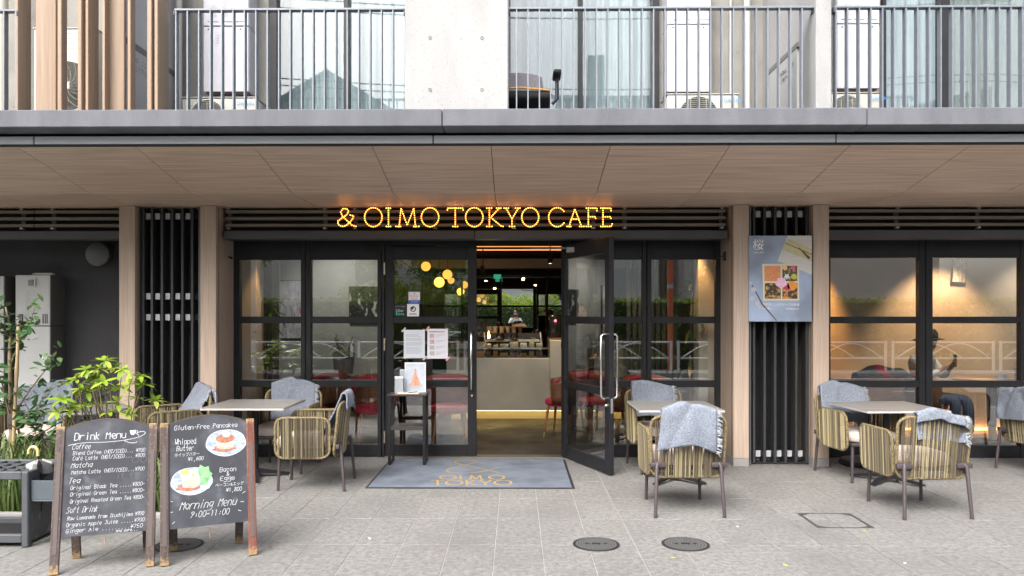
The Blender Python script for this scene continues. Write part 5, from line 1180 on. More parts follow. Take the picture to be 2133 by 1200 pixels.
# shade shrub (lower twiggy camellia) and strap-leaf ground cover
cb = Vector((X_(105, 6.3), 6.3, 0)); cs = thing('camellia_shrub', 'low twiggy dark green shrub between the young tree and the round table', 'shrub', cb); cm = MB()
for k in range(20):
    c = at(rnd.uniform(5, 215), rnd.uniform(815, 915), 6.25 + rnd.uniform(-.15, .2)); base = cb + Vector((rnd.uniform(-.12, .25), rnd.uniform(-.05, .05), 0))
    mid = base.lerp(c, .6) + Vector((rnd.uniform(-.05, .05), 0, 0)); cm.tube([base, mid, c], [.007, .005, .003], 5)
    for _ in range(7): inst('leaf', rnd.choice(DM), cs, wmat(cs).inverted() @ aim(c + Vector((rnd.uniform(-.05, .05), rnd.uniform(-.04, .04), rnd.uniform(-.05, .04))), Vector((rnd.uniform(-1, 1), rnd.uniform(-1, .3), rnd.uniform(-.4, .6))), rnd.uniform(-.8, .8), rnd.uniform(.7, 1.25)))
cm.build('stems', M_twig, cs, 60)
gr = MB()
for _ in range(2400):
    x, y = rnd.uniform(BED[0] + 1.2, BED[1] - .08), rnd.uniform(BED[2] + .07, BED[3] - .1); h_ = rnd.uniform(.16, .50) * (1.15 if x < -3.2 else .8); a = rnd.uniform(0, 6.28); ln = rnd.uniform(.08, .34); wd = rnd.uniform(.004, .011)
    dx, dy = math.cos(a), math.sin(a); px_, py_ = -dy * wd, dx * wd; pts = []
    for s in (0, .35, .65, .85, 1): pts.append((Vector((x + dx * ln * s * s, y + dy * ln * s * s, .01 + h_ * (s * 1.7 - s * s * .95) / .75)), (1 - s) ** .6))
    b0 = len(gr.v)
    for p, k in pts: gr.v += [p + Vector((px_, py_, 0)) * k, p - Vector((px_, py_, 0)) * k]
    for i in range(4): gr.f.append((b0 + 2 * i, b0 + 2 * i + 1, b0 + 2 * i + 3, b0 + 2 * i + 2)); gr.m.append(0)
tag(gr.build('ground_cover', M_grass, None, 80, recalc=False), 'strap-leaved green ground cover in the planting bed', 'ground cover', kind='stuff')
# ================================================================ inside the cafe
M_plas_w = mat('grey_plaster', (.44, .445, .43), .85, col2=(.36, .365, .35), nscale=3.2, detail=6, world=True, bump=.1, bscale=40)
M_beige = mat('beige_plaster', (.50, .43, .35), .85, col2=(.42, .355, .29), nscale=2.4, detail=6, world=True)
M_floor = mat('polished_concrete', (.022, .019, .016), .38, col2=(.05, .043, .036), nscale=2.4, detail=7, world=True, rvar=.12, lo=.36, hi=.7, spec=.2)
M_ceil = mat('dark_ceiling', (.035, .03, .028), .7)
XL, XR = -3.25, 2.50
bpart('cafe_floor', MB().box(XL, 9, YG + .101, 15.2, -.05, .0), M_floor)
bpart('cafe_ceiling', MB().box(XL, 9, YG + .13, 15.2, 2.62, 2.7), M_ceil)
bpart('inner_wall', MB().box(XL - .1, XL, YG + .06, 15.2, 0, 2.62), M_plas_w)
bpart('inner_wall', MB().box(XL, -1.80, 10.6, 10.75, .001, 2.619), M_plas_w)
bpart('inner_wall', MB().box(XR, XR + .1, 9.3, 15.1, .001, 2.619), mat('brown_panel', (.10, .075, .06), .6))
bpart('inner_wall', MB().box(XR + .101, 9, 10.3, 10.45, .001, 2.619), M_beige)
bpart('inner_wall', MB().box(XL, XR, 15.1, 15.2, .001, 2.619), M_dark)
bpart('inner_wall', MB().box(8.8, 8.9, YG + .06, 10.29, .001, 2.619), M_beige)
bpart('ceiling_beam', MB().box(XL + .01, XR - .01, 13.3, 13.6, 2.36, 2.52), mat('pale_beam', (.42, .41, .39), .6))
bpart('ceiling_recess', MB().box(-1.6, 1.9, 11.2, 13.0, 2.56, 2.615), mat('maroon_ceiling', (.06, .025, .022), .6))
for px0, px1, Y in ((500, 534, 8.72), (1455, 1492, 8.72)):
    bpart('plaster_pillar', MB().rbox(X_(px0, Y), X_(px1, Y), Y, Y + .25, .001, 2.619, .006), mat('cream_pillar', (.60, .56, .48), .8, col2=(.55, .51, .44), nscale=3, world=True))
bpart('dark_pillar', MB().box(X_(536, 9.6), X_(566, 9.6), 9.6, 9.9, .001, 2.619), mat('bronze_panel', (.12, .085, .055), .6))
# mirror wall
mr = thing('wall_mirror', 'big framed mirror on the back wall of the cafe reflecting the street', 'mirror', (-.7, 15.05, .9))
M_mirror = mat('mirror_silver', (.80, .82, .81), .01, metal=1)
mx = [X_(806, 15), X_(880, 15), X_(962, 15), X_(1043, 15), X_(1140, 15), X_(1200, 15)]
for a, b in zip(mx[:-1], mx[1:]):
    for c_, d_ in ((.85, Z_(638, 15)), (Z_(638, 15), 2.34)): MB().box(a + .02, b - .02, 15.05, 15.06, c_ + .02, d_ - .02).build('pane', M_mirror, mr)
fr = MB()
for a in mx: fr.box(a - .02, a + .02, 15.02, 15.08, .83, 2.36)
for z in (.83, Z_(638, 15) - .02, 2.32): fr.box(mx[0] + .0205, mx[-1] - .0205, 15.025, 15.075, z, z + .04)
fr.build('frame', M_black, mr)
# counter, display case, espresso machine and small things
cy_ = 11.35; cxl, cxm, cxr = X_(930, cy_), X_(1145, cy_), 1.9; zl, zh_ = Z_(746, cy_), Z_(708, cy_)
ct = thing('bar_counter', 'grey plaster bar counter with a glowing yellow plinth', 'counter', (.4, cy_, 0))
MB().rbox(cxl, cxm, cy_, cy_ + .6, .13, zl, .008).build('low_front', M_plas_w, ct); MB().rbox(cxm + .002, cxr, cy_ + .001, cy_ + .6, .13, zh_, .008).build('high_front', M_plas_w, ct)
MB().box(cxl + .06, cxr - .06, cy_ + .10, cy_ + .5, 0, .129).build('plinth', mat('plinth_cream', (.65, .55, .32), .6), ct)
MB().box(cxl + .06, cxr - .06, cy_ + .012, cy_ + .03, .1265, .1292).build('light_strip', glow('plinth_glow', (1, .72, .25), 4.5), ct)
MB().rbox(cxm + .01, cxr, cy_ + .01, cy_ + .55, zh_ + .001, zh_ + .02, .003).build('wood_top', mat('walnut', (.14, .06, .032), .4, col2=(.09, .04, .022), nscale=6, stretch=(1, 12, 12)), ct)
dc = thing('display_case', 'glass display case with packets on the low part of the counter', 'display case', ((cxl + cxm) / 2, cy_ + .25, zl))
x0, x1, z0, z1 = cxl + .02, cxm - .015, zl + .002, zl + .30
MB().box(x0, x1, cy_ + .02, cy_ + .026, z0, z1).box(x0, x1, cy_ + .027, cy_ + .4, z1 - .006, z1).build('glass', M_glass, dc)
for z in (z0, z0 + .13): MB().box(x0, x1, cy_ + .03, cy_ + .38, z, z + .008).build('shelf', mat('case_shelf', (.35, .33, .3), .3), dc)
for x in (x0 - .006, x1): MB().box(x, x + .008, cy_ + .02, cy_ + .4, z0 - .001, z1 + .006).build('end_post', M_brass, dc)
cols = [(.5, .28, .12), (.6, .5, .36), (.2, .12, .08), (.66, .6, .5), (.42, .2, .06), (.7, .68, .62)]
k = 0; x = x0 + .03
while x < x1 - .1:
    wv = rnd.uniform(.07, .13)
    for z in (z0 + .009, z0 + .139):
        h_ = rnd.uniform(.05, .10); tag(MB().rbox(x, x + wv, cy_ + .06, cy_ + .2, z, z + h_, .012, 2).build('sweet_packet', mat('packet_%d' % (k % 6), cols[k % 6], .5), None, 40), 'small packet lying in the glass display case', 'packet', 'packets in the display case'); k += 1
    x += wv + .03
em = thing('espresso_machine', 'white and black two-group espresso machine on the counter', 'coffee machine', (X_(1070, 11.85), 11.85, zl))
ex0, ex1 = X_(1008, 11.85), X_(1128, 11.85)
MB().box(cxl, cxm - .02, 11.98, 12.35, 0, zl).build('back_counter', M_dark, ct)
MB().rbox(ex0, ex1, 11.96, 12.3, Z_(728, 11.9), Z_(694, 11.9), .02, 2).build('body', M_dark, em, 40)
for x in (ex0, ex1 - .02): MB().tube([(x, 11.94, zl + .001), (x + .02, 11.9, Z_(712, 11.9)), (x, 11.92, Z_(692, 11.9))], .012, 8).build('side_frame', M_white, em, 50)
MB().rbox(ex0 + .03, ex1 - .03, 11.90, 11.95, Z_(712, 11.9), Z_(707, 11.9), .004).build('group_rail', M_white, em)
for px in (1042, 1072):
    x = X_(px, 11.86); MB().lathe([(.06, Z_(708, 11.86)), (.065, Z_(702, 11.86)), (.05, Z_(694, 11.86)), (1e-4, Z_(694, 11.86))], 20, (x, 11.86, 0)).build('group_head', mat('gloss_black', (.01, .01, .01), .15), em, 40); MB().ball((x, 11.79, Z_(704, 11.86)), .02).build('portafilter', M_steel, em, 50)
for k in range(6): MB().lathe([(.034, 0), (.042, .09), (.045, .092), (.045, .1), (1e-4, .1)], 14, (ex0 + .07 + k * .1 + rnd.uniform(-.01, .01), 12.05 + .06 * (k % 2), Z_(694, 11.9) + .002)).build('cup', mat('kraft_cup', (.34, .25, .18), .7), None, 40)
NCUP = 0
for o in sorted([o for o in COL.objects if o.name.split('.')[0] == 'cup'], key=lambda q: q.name): tag(o, ('first', 'second', 'third', 'fourth', 'fifth', 'sixth')[NCUP] + ' kraft paper cup from the left on the espresso machine', 'cup', 'cups on the espresso machine'); NCUP += 1
tag(MB().prism([(X_(1066, 11.95), 11.95, Z_(694, 11.9) + .104), (X_(1098, 11.95), 11.95, Z_(694, 11.9) + .104), (X_(1092, 11.95), 11.95, Z_(694, 11.9) + .15), (X_(1072, 11.95), 11.95, Z_(694, 11.9) + .14)], (0, .2, 0)).build('paper_bag', mat('kraft_bag', (.46, .33, .22), .8)), 'folded brown paper bag lying on top of the cups', 'paper bag')
eb = thing('filament_lamp', 'small glass lamp with a bright filament bulb on the counter', 'lamp', (X_(1018, 11.6), 11.6, z1))
p = at(1018, 700, 11.6); MB().lathe([(.03, z1 + .001), (.05, p.z - .02), (.055, p.z), (.03, p.z + .06), (.015, p.z + .075)], 20, (p.x, 11.6, 0)).build('glass_jar', M_acry, eb, 40); MB().ball((p.x, 11.6, p.z), .017, 0, 10, 8, (1, 1, 2)).build('filament', glow('filament', (1, .55, .15), 60), eb, 60)
gl = thing('coffee_grinder', 'black grinder with a red display at the end of the counter', 'grinder', (X_(1156, 11.7), 11.7, zh_))
p = at(1157, 680, 11.7); MB().rbox(p.x - .08, p.x + .10, 11.7, 11.95, zh_ + .022, p.z + .17, .02, 2).build('body', mat('gloss_black', (.01, .01, .01), .15), gl, 40); MB().ball(tuple(at(1157, 668, 11.69)), .016).build('red_light', glow('red_dot', (1, .02, .04), 12, (.5, 0, 0)), gl, 60)
# lamps
M_globe = glow('globe_glow', (1, .38, .055), .75, (.9, .7, .4)); M_globe2 = glow('globe_glow_bright', (1, .50, .06), 1.5, (.9, .7, .4))
for (px, py, r, Y, lab, hot) in ((887, 555, .078, 12.6, 'peach globe pendant lamp at the top left of the door glass', 0), (932, 572, .082, 12.9, 'orange globe pendant lamp above the brightest one', 0), (915, 588, .085, 12.6, 'brightest yellow globe pendant lamp behind the door glass', 1)):
    p = at(px, py, Y); g = thing('pendant_lamp', lab, 'lamp', (p.x, Y, p.z), group='globe pendant lamps')
    MB().ball(tuple(p), r, 0, 20, 14).build('globe', M_globe2 if hot else M_globe, g, 80); MB().tube([(p.x, Y, p.z + r), (p.x, Y, 2.62)], .004, 6).build('cord', M_dark, g); MB().lathe([(.018, p.z + r - .004), (.018, p.z + r + .03)], 12, (p.x, Y, 0)).build('cap', M_brass, g, 40)
def spot(x, y, z, tgt, label, W=35, ang=60, col=(1, .72, .42)):
    g = thing('spotlight', label, 'spotlight', (x, y, z), group='black ceiling spotlights')
    d_ = (Vector(tgt) - Vector((x, y, z))).normalized(); p = Vector((x, y, z))
    MB().tube([p - d_ * .09, p + d_ * .03], .036, 16).build('can', M_dark, g, 50); MB().tube([p + d_ * .0301, p + d_ * .033], .03, 16).build('lens', glow('spot_lens', (1, .66, .3), 14), g); MB().tube([(x, y, z + .05), (x, y, 2.62)], .008, 6).build('stem', M_dark, g)
    L_ = bpy.data.lights.new('spot_lamp', 'SPOT'); L_.energy = W * .5; L_.color = col; L_.spot_size = R(ang); L_.spot_blend = .7; L_.shadow_soft_size = .04
    o = link('spot_lamp', L_, g); o.location = d_ * .05; o.rotation_euler = d_.to_track_quat('-Z', 'Y').to_euler()
p = at(1146, 543, 11.0); spot(p.x, 11.0, p.z, (.3, 11.6, .8), 'black ceiling spotlight with a warm lens at the top right of the doorway', 60)
p = at(1006, 566, 11.8); spot(p.x, 11.8, p.z, (-.3, 13, .5), 'black ceiling spotlight at the top left of the doorway', 40)
spot(-2.75, 8.62, 2.45, (X_(528, 8.72), 8.72, .9), 'black spotlight above the left cream pillar', 30, 50, (1, .55, .20)); spot(2.02, 8.62, 2.45, (X_(1462, 8.72), 8.72, 1.0), 'black spotlight above the right cream pillar', 45, 50, (1, .50, .16))
spot(-2.3, 9.5, 2.5, (-2.3, 10.6, 1.5), 'black spotlight turned to the left wall with the pictures', 34, 100, (1, .95, .86)); spot(-.8, 9.4, 2.5, (-.8, 10.0, 0), 'black spotlight above the cafe seats left of the doorway', 50, 90); spot(.2, 9.6, 2.52, (.1, 10.6, 0), 'black spotlight inside above the entrance floor', 12, 90, (1, .82, .6)); spot(.2, 10.3, 2.52, (.1, 11.4, .6), 'black spotlight turned to the counter front', 26, 80, (1, .94, .84)); spot(1.4, 9.5, 2.5, (1.4, 10.1, 0), 'black spotlight above the cafe seats right of the doorway', 50, 90)
spot(4.0, 9.75, 2.5, (3.7, 10.3, 1.4), 'black spotlight at the left of the beige wall', 170, 80, (1, .47, .14)); spot(5.6, 9.6, 2.5, (5.6, 10.3, 1.1), 'black spotlight turned to the wall behind the seated guest', 130, 85, (1, .64, .34)); spot(5.35, 8.8, 2.5, (5.1, 9.4, .95), 'added spotlight brightening the seated guest', 75, 60, (1, .82, .62)); spot(6.9, 9.5, 2.5, (6.9, 10.3, 1.3), 'black spotlight at the far right of the beige wall', 50, 90, (1, .86, .68))  # the spotlight over the guest is added only to brighten the figure
for k, (Y, zz) in enumerate(((11.3, 2.548), (11.9, 2.548))):
    g = thing('ceiling_strip', ('front', 'rear')[k] + ' amber strip light on the ceiling above the counter', 'strip light', (0, Y, zz), group='amber strip lights above the counter')
    MB().box(-1.0, .75, Y, Y + .05, zz, zz + .01).build('diffuser', glow('strip_amber', (1, .38, .10), .55), g); MB().box(-1.01, .76, Y - .01, Y + .06, zz + .011, zz + .03).build('housing', M_dark, g)
g = thing('floor_strip', 'orange strip light along the foot of the beige wall', 'strip light', (5.8, 10.25, 0)); MB().box(4.2, 8.2, 10.24, 10.27, .015, .04).build('diffuser', glow('strip_orange', (1, .38, .08), 4), g)
g = thing('exit_sign', 'small green lit exit sign on the back ceiling', 'exit sign', tuple(at(1033, 575, 14.4))); p = at(1036, 576, 14.4); MB().box(p.x - .07, p.x + .07, 14.4, 14.43, p.z - .04, p.z + .04).build('panel', glow('exit_green', (.1, .8, .5), .12, (.02, .12, .08)), g); MB().tube([(p.x, 14.415, p.z + .041), (p.x, 14.415, 2.62)], .005, 6).build('stem', M_dark, g)
# pictures
def picture(px, Y, m, label, tilt=0):
    a, b = at(px[0], px[1], Y), at(px[2], px[3], Y); c = (a + b) / 2; w_, h_ = (b.x - a.x) / 2, (a.z - b.z) / 2
    t = thing('wall_picture', label, 'picture', (c.x, Y, c.z), group='pictures on the cafe walls'); t.rotation_euler = (0, tilt, 0)
    MB().rbox(-w_, w_, -.012, .02, -h_, h_, .003).build('canvas', m, t, world=False); MB().box(-w_ - .008, w_ + .008, -.006, .026, h_, h_ + .008).box(-w_ - .008, w_ + .008, -.006, .026, -h_ - .008, -h_).box(-w_ - .008, -w_ - .0005, -.006, .026, -h_, h_).box(w_ + .0005, w_ + .008, -.006, .026, -h_, h_).build('frame', M_dark, t, world=False)
picture((572, 585, 640, 705), 10.56, mat('abstract_blue', (.30, .32, .46), .5, col2=(.75, .73, .74), nscale=7, stretch=(3, 1, .8), col3=(.42, .12, .06), n3=11, lo3=.6, hi3=.68), 'blue and rust abstract painting on the left cafe wall')
picture((728, 598, 792, 672), 10.56, mat('abstract_mono', (.018, .018, .02), .4, col2=(.55, .54, .5), nscale=5, stretch=(2, 1, 1), lo=.56, hi=.62), 'black and white picture on the left cafe wall')
picture((1986, 520, 2012, 588), 10.24, mat('tall_print', (.25, .25, .22), .35, col2=(.62, .55, .48), nscale=9, stretch=(4, 1, 1), lo=.4, hi=.6), 'narrow tilted print on the beige wall', R(4))
# cafe chairs and tables
M_walnut = mat('walnut_shell', (.22, .095, .045), .35, col2=(.13, .055, .028), nscale=6, stretch=(1, 1, 10)); M_red = mat('crimson_velvet', (.42, .02, .06), .8, col2=(.32, .012, .04), nscale=12); M_leg = mat('walnut_leg', (.26, .12, .06), .4)
def cafe_chair():
    t = thing('cafe_chair', '', 'chair', group='walnut and crimson cafe chairs')
    sh_ = MB(); n = 17; rows = [(.44, .25), (.56, .275), (.70, .285), (.80, .28)]
    for z, r in rows:
        for k in range(n):
            a = R(-20 + 220 * k / (n - 1)); zz = z if z < .5 else z + .035 * math.sin(math.pi * k / (n - 1)) - .05 * (1 - math.sin(math.pi * k / (n - 1)))
            sh_.v.append(Vector((r * math.cos(a), r * math.sin(a) * .95, zz)))
    for i in range(3):
        for k in range(n - 1): sh_.f.append((i * n + k, i * n + k + 1, (i + 1) * n + k + 1, (i + 1) * n + k)); sh_.m.append(0)
    o = sh_.build('back_shell', M_walnut, t, 70, world=False); md = o.modifiers.new('thick', 'SOLIDIFY'); md.thickness = .02; md.offset = 1
    pts = [Vector((.262 * math.cos(R(-15 + 210 * k / 14)), .262 * .95 * math.sin(R(-15 + 210 * k / 14)), .70 + .07 * math.sin(math.pi * k / 14))) for k in range(15)]
    MB().tube(pts, .045, 8).build('back_pad', M_red, t, 60, world=False); MB().lathe([(1e-4, .40), (.23, .40), (.25, .43), (.24, .475), (.18, .49), (1e-4, .49)], 24).build('seat', M_red, t, 40, world=False)
    for sx in (-1, 1):
        for sy in (-1, 1):
            a, b = Vector((sx * .16, sy * .16, .41)), Vector((sx * .21, sy * .21, 0)); m_ = a.lerp(b, .82); l = MB().tube([a, m_], [.02, .014], 10).build('leg', M_leg, t, 50, world=False); MB().tube([m_, b], [.0145, .011], 10).build('brass_tip', M_brass, l, 50, world=False)
    return t
pc = cafe_chair()
for k, (x, y, a, lab) in enumerate(((-1.66, 8.98, 20, 'walnut and crimson cafe chair behind the glass left of the closed door'), (-.78, 9.02, 10, 'walnut and crimson cafe chair behind the closed door'), (.62, 9.75, 250, 'walnut and crimson cafe chair half hidden at the right of the doorway'), (1.18, 9.25, 100, 'walnut and crimson cafe chair seen through the open door glass'), (1.55, 8.98, 15, 'walnut and crimson cafe chair behind the middle terrace chairs'), (3.55, 9.3, 75, 'walnut and crimson cafe chair at the left of the right-hand window'), (4.25, 9.1, 170, 'walnut and crimson cafe chair with jackets in the right-hand window'), (4.98, 9.40, 80, 'cafe chair under the seated guest'), (-2.4, 9.6, 300, 'walnut and crimson cafe chair behind the left square table'))):
    c = pc if k == 0 else copy_tree(pc)
    c.location = (x, y, 0); c.rotation_euler = (0, 0, R(a)); c['label'] = lab
M_wtop = mat('oak_top', (.30, .19, .09), .4, col2=(.22, .13, .06), nscale=5, stretch=(1, 10, 1))
def cafe_table(x, y, z, r, label, m):
    t = thing('cafe_table', label, 'table', (x, y, 0), group='round cafe tables'); MB().lathe([(1e-4, z), (r, z), (r + .004, z - .012), (r - .01, z - .025), (1e-4, z - .025)], 40).build('table_top', m, t, 30, world=False)
    MB().tube([(0, 0, .18), (0, 0, z - .025)], [.05, .06], 16).build('pillar', M_dark, t, 50, world=False); MB().tube([(0, 0, .012), (0, 0, .18)], [.05, .05], 16).build('brass_collar', M_brass, t, 50, world=False); MB().lathe([(.22, .001), (.22, .01), (.06, .02)], 28).build('foot_plate', M_dark, t, 40, world=False)
cafe_table(-1.15, 9.75, .73, .33, 'round dark cafe table behind the closed door', M_dark); cafe_table(1.45, 9.65, .73, .33, 'round dark cafe table behind the open door', M_dark); cafe_table(5.82, 9.45, .76, .42, 'round wooden cafe table in front of the seated guest', M_wtop); cafe_table(3.9, 9.7, .73, .33, 'round dark cafe table in the right-hand window', M_dark); cafe_table(-2.5, 10.1, .73, .33, 'round dark cafe table under the left pictures', M_dark)
for (dx, dy, h_, r, lab) in ((-.02, -.2, .06, .05, 'white candle cup nearest the guest'), (.06, -.12, .065, .045, 'white candle cup farther from the guest')):
    tag(MB().lathe([(r * .9, .761), (r, .765), (r, .76 + h_), (r * .9, .76 + h_), (r * .85, .76 + h_ - .01), (1e-4, .76 + h_ - .01)], 20, (5.82 + dx, 9.45 + dy, 0)).build('cup', M_white, None, 40), lab + ' on the round wooden table', 'cup')
g = thing('glass_of_water', 'clear glass with a white straw on the round wooden table', 'glass', (6.0, 9.25, .761)); MB().lathe([(.028, .762), (.036, .90), (.034, .90), (.026, .77), (1e-4, .768)], 20, (6.0, 9.25, 0)).build('tumbler', M_acry, g, 40); MB().tube([(6.0, 9.25, .77), (5.965, 9.25, .985)], .005, 8).build('straw', M_white, g, 50)
tag(MB().rbox(6.05, 6.2, 9.2, 9.3, .762, .80, .006).build('napkin_box', M_dark), 'small black box on the round wooden table', 'box')
tag(MB().lathe([(1e-4, .7615), (.15, .7615), (.155, .766), (.15, .7665), (1e-4, .7645)], 28, (5.62, 9.3, 0)).build('place_mat', mat('straw_mat', (.55, .40, .18), .8), None, 40), 'round straw mat on the round wooden table', 'place mat')
jk = MB(); n = 14
for i in range(n + 1):
    for j in range(n + 1):
        u, v = i / n, j / n; jk.v.append(Vector((4.02 + .62 * u, 8.98 + .30 * v, .70 + .22 * math.sin(math.pi * v) ** .6 + .07 * mnoise.noise(Vector((u * 4, v * 3, 1))) - .10 * abs(u - .45))))
for i in range(n):
    for j in range(n): jk.f.append((i * (n + 1) + j, (i + 1) * (n + 1) + j, (i + 1) * (n + 1) + j + 1, i * (n + 1) + j + 1)); jk.m.append(0 if (i + j // 3) % 9 < 6 else 1)
o = jk.build('jacket', [mat('charcoal_jacket', (.05, .05, .055), .9, col2=(.085, .085, .09), nscale=20), mat('crimson_lining', (.40, .03, .06), .8)], None, 80); o.modifiers.new('thick', 'SOLIDIFY').thickness = .03
tag(o, 'grey jacket with crimson lining thrown over a chair in the right window', 'jacket')
# indoor plants
def cane_plant(x, y, z0, h, n, label, m, ll=.22, seed=3):
    rr = random.Random(seed); t = thing('indoor_plant', label, 'plant', (x, y, z0)); MB().lathe([(.12, z0 + .001), (.15, z0 + .28), (.135, z0 + .28), (.12, z0 + .25), (1e-4, z0 + .25)], 24, (x, y, 0)).build('pot', mat('pot_grey', (.2, .2, .2), .6), t, 40); st = MB(); lm = leaf_mesh('leaf', ll, ll * .16, m, .55, .2)
    for k in range(4):
        a = rr.uniform(0, 6); tip = Vector((x + .12 * math.cos(a), y + .10 * math.sin(a), z0 + h * rr.uniform(.75, 1))); b = Vector((x + .03 * math.cos(a), y, z0 + .2)); st.tube([b, b.lerp(tip, .5), tip], [.012, .01, .006], 6)
        for q in range(n // 4):
            p = b.lerp(tip, rr.uniform(.25, 1)); an = rr.uniform(0, 6.28); inst('leaf', lm, t, wmat(t).inverted() @ aim(p, Vector((math.cos(an), math.sin(an), rr.uniform(-.1, .7))), 0, rr.uniform(.7, 1.2)))
    st.build('stems', M_twig, t, 60)
M_pl = leafm('indoor_leaf', [(.015, .04, .015), (.03, .07, .025), (.05, .10, .035)], .35)
cane_plant(X_(546, 9.0), 9.0, 0, 2.2, 80, 'tall bamboo-like plant behind the leftmost glazing', M_pl, .24, 3); cane_plant(X_(1436, 9.05), 9.05, 0, 2.05, 70, 'tall dark leafy plant behind the glazing right of the open door', M_pl, .28, 6)
cane_plant(X_(716, 10.2), 10.2, .76, .62, 64, 'bushy potted plant on the table under the left pictures', leafm('bushy_leaf', [(.05, .08, .03), (.09, .13, .05)], .5), .13, 9)
# dark slat divider indoors
sd = thing('slat_divider', 'black upright slat divider inside right of the doorway', 'divider', (X_(1350, 10.2), 10.2, 0))
for k in range(9): x = X_(1306, 10.2) + k * .078; MB().box(x, x + .045, 10.2, 10.26, .02, 2.5).build('slat', M_vs, sd)
MB().box(X_(1306, 10.2) - .02, X_(1306, 10.2) + .70, 10.19, 10.27, 2.5, 2.56).build('head_rail', M_dark, sd); MB().box(X_(1306, 10.2) - .02, X_(1306, 10.2) + .70, 10.19, 10.27, .0, .019).build('floor_rail', M_dark, sd)

# ================================================================ people
M_skin = mat('skin', (.50, .30, .21), .55); M_hair = mat('dark_hair', (.018, .014, .012), .45, col2=(.03, .024, .02), nscale=60, stretch=(1, 1, .3))
def skinned(name, V, E, m, parent, sub=2, root=0):
    me = bpy.data.meshes.new(name); me.from_pydata([v[0] for v in V], E, []); me.materials.append(m); o = link(name, me, parent)
    o.modifiers.new('skin', 'SKIN').use_smooth_shade = True
    sv = me.skin_vertices[0].data
    for i, v in enumerate(V):
        r = v[1]; sv[i].radius = (r, r) if not isinstance(r, tuple) else r; sv[i].use_root = (i == root)
    s = o.modifiers.new('sub', 'SUBSURF'); s.levels = sub; s.render_levels = sub
    return o
def person(label, loc, rz, J, shirt, trousers, hair='short', skin=M_skin, hatm=None):
    """J: joint places in the person's own axes (facing -Y); shoulders, elbows, wrists and so on as left/right pairs"""
    t = thing('person', label, 'person', loc, rz); V = []; E = []
    def add(p, r, frm=None):
        V.append((tuple(p), r)); i = len(V) - 1
        if frm is not None: E.append((frm, i))
        return i
    pel = add(J['pelvis'], (.15, .11)); spn = add(J['spine'], (.13, .10), pel); ch = add(J['chest'], (.145, .105), spn); nk = add(J['neck'], .052, ch)
    hd = Vector(J['head']); jaw = add(hd + Vector((0, -.025, -.07)), (.055, .06), nk); mid = add(hd + Vector((0, -.005, .01)), (.073, .092), jaw); cr = add(hd + Vector((0, .01, .09)), (.055, .07), mid)
    nose = add(hd + Vector((0, -.102, -.018)), .011, mid)
    for s in (0, 1): add(hd + Vector((-.085 if s == 0 else .085, .005, -.01)), .014, mid)
    ends = {}
    for s, sg in (('l', -1), ('r', 1)):
        sh = add(J['sh' + s], .055, ch); el = add(J['el' + s], .04, sh); wr = add(J['wr' + s], .026, el); ht = Vector(J['hand' + s]); pm = add(Vector(J['wr' + s]).lerp(ht, .5), (.036, .02), wr)
        fd = (ht - Vector(J['wr' + s])).normalized(); sd_ = fd.cross(Vector((0, 0, 1)));
        if sd_.length < .1: sd_ = Vector((1, 0, 0))
        sd_.normalize(); cu = Vector(J.get('curl', (0, .02, -.01)))
        for k, ln in enumerate((.075, .085, .08, .062)):
            b = add(ht + sd_ * (.012 * (k - 1.5) * 1.5), .0095, pm); f1 = add(Vector(V[b][0]) + fd * ln * .5 + cu * .4, .0085, b); add(Vector(V[f1][0]) + fd * ln * .4 + cu, .007, f1)
        th = add(Vector(V[pm][0]) + sd_ * (.03 * -sg) + fd * .015, .011, pm); add(Vector(V[th][0]) + fd * .04 + sd_ * (.012 * -sg), .009, th)
        hp = add(Vector(J['pelvis']) + Vector((sg * .09, 0, -.04)), .085, pel); kn = add(J['kn' + s], .058, hp); an = add(J['an' + s], .038, kn); add(Vector(J['an' + s]) + Vector((0, -.06, -.05)), (.04, .032), an); add(Vector(J['an' + s]) + Vector((0, -.17, -.06)), (.038, .025), len(V) - 1)
    skinned('body', V, E, skin, t)
    SV = [(J['spine'], (.155, .125)), (J['chest'], (.17, .13)), (Vector(J['neck']) - Vector((0, 0, .03)), .068), (Vector(J['pelvis']) + Vector((0, 0, .03)), (.165, .13))]; SE = [(0, 1), (1, 2), (0, 3)]
    for s in 'lr':
        b = len(SV); SV += [(J['sh' + s], .075), (J['el' + s], .055), (Vector(J['el' + s]).lerp(Vector(J['wr' + s]), .85), .04)]; SE += [(1, b), (b, b + 1), (b + 1, b + 2)]
    skinned('shirt', SV, SE, shirt, t)
    TV = [(J['pelvis'], (.16, .125))]; TE = []
    for s, sg in (('l', -1), ('r', 1)):
        b = len(TV); TV += [(Vector(J['pelvis']) + Vector((sg * .09, 0, -.04)), .1), (J['kn' + s], .075), (Vector(J['an' + s]) + Vector((0, 0, .03)), .058)]; TE += [(0, b), (b, b + 1), (b + 1, b + 2)]
    skinned('trousers', TV, TE, trousers, t)
    for s in 'lr':
        a = Vector(J['an' + s]); MB().ball((a.x, a.y - .07, a.z - .045), .05, 0, 14, 10, (.95, 2.6, 1.0)).build('shoe', M_dark, t, 70, world=False)
    for sg in (-1, 1): MB().ball((hd.x + sg * .032, hd.y - .086, hd.z + .012), .0115, 0, 10, 6, (1.3, .6, .7)).build('eye', M_dark, t, 70, world=False)
    MB().ball((hd.x, hd.y - .086, hd.z - .062), .02, 0, 12, 6, (1.1, .5, .3)).build('mouth', mat('lips', (.30, .10, .08), .5), t, 70, world=False)
    hm = MB(); n, m_ = 20, 9
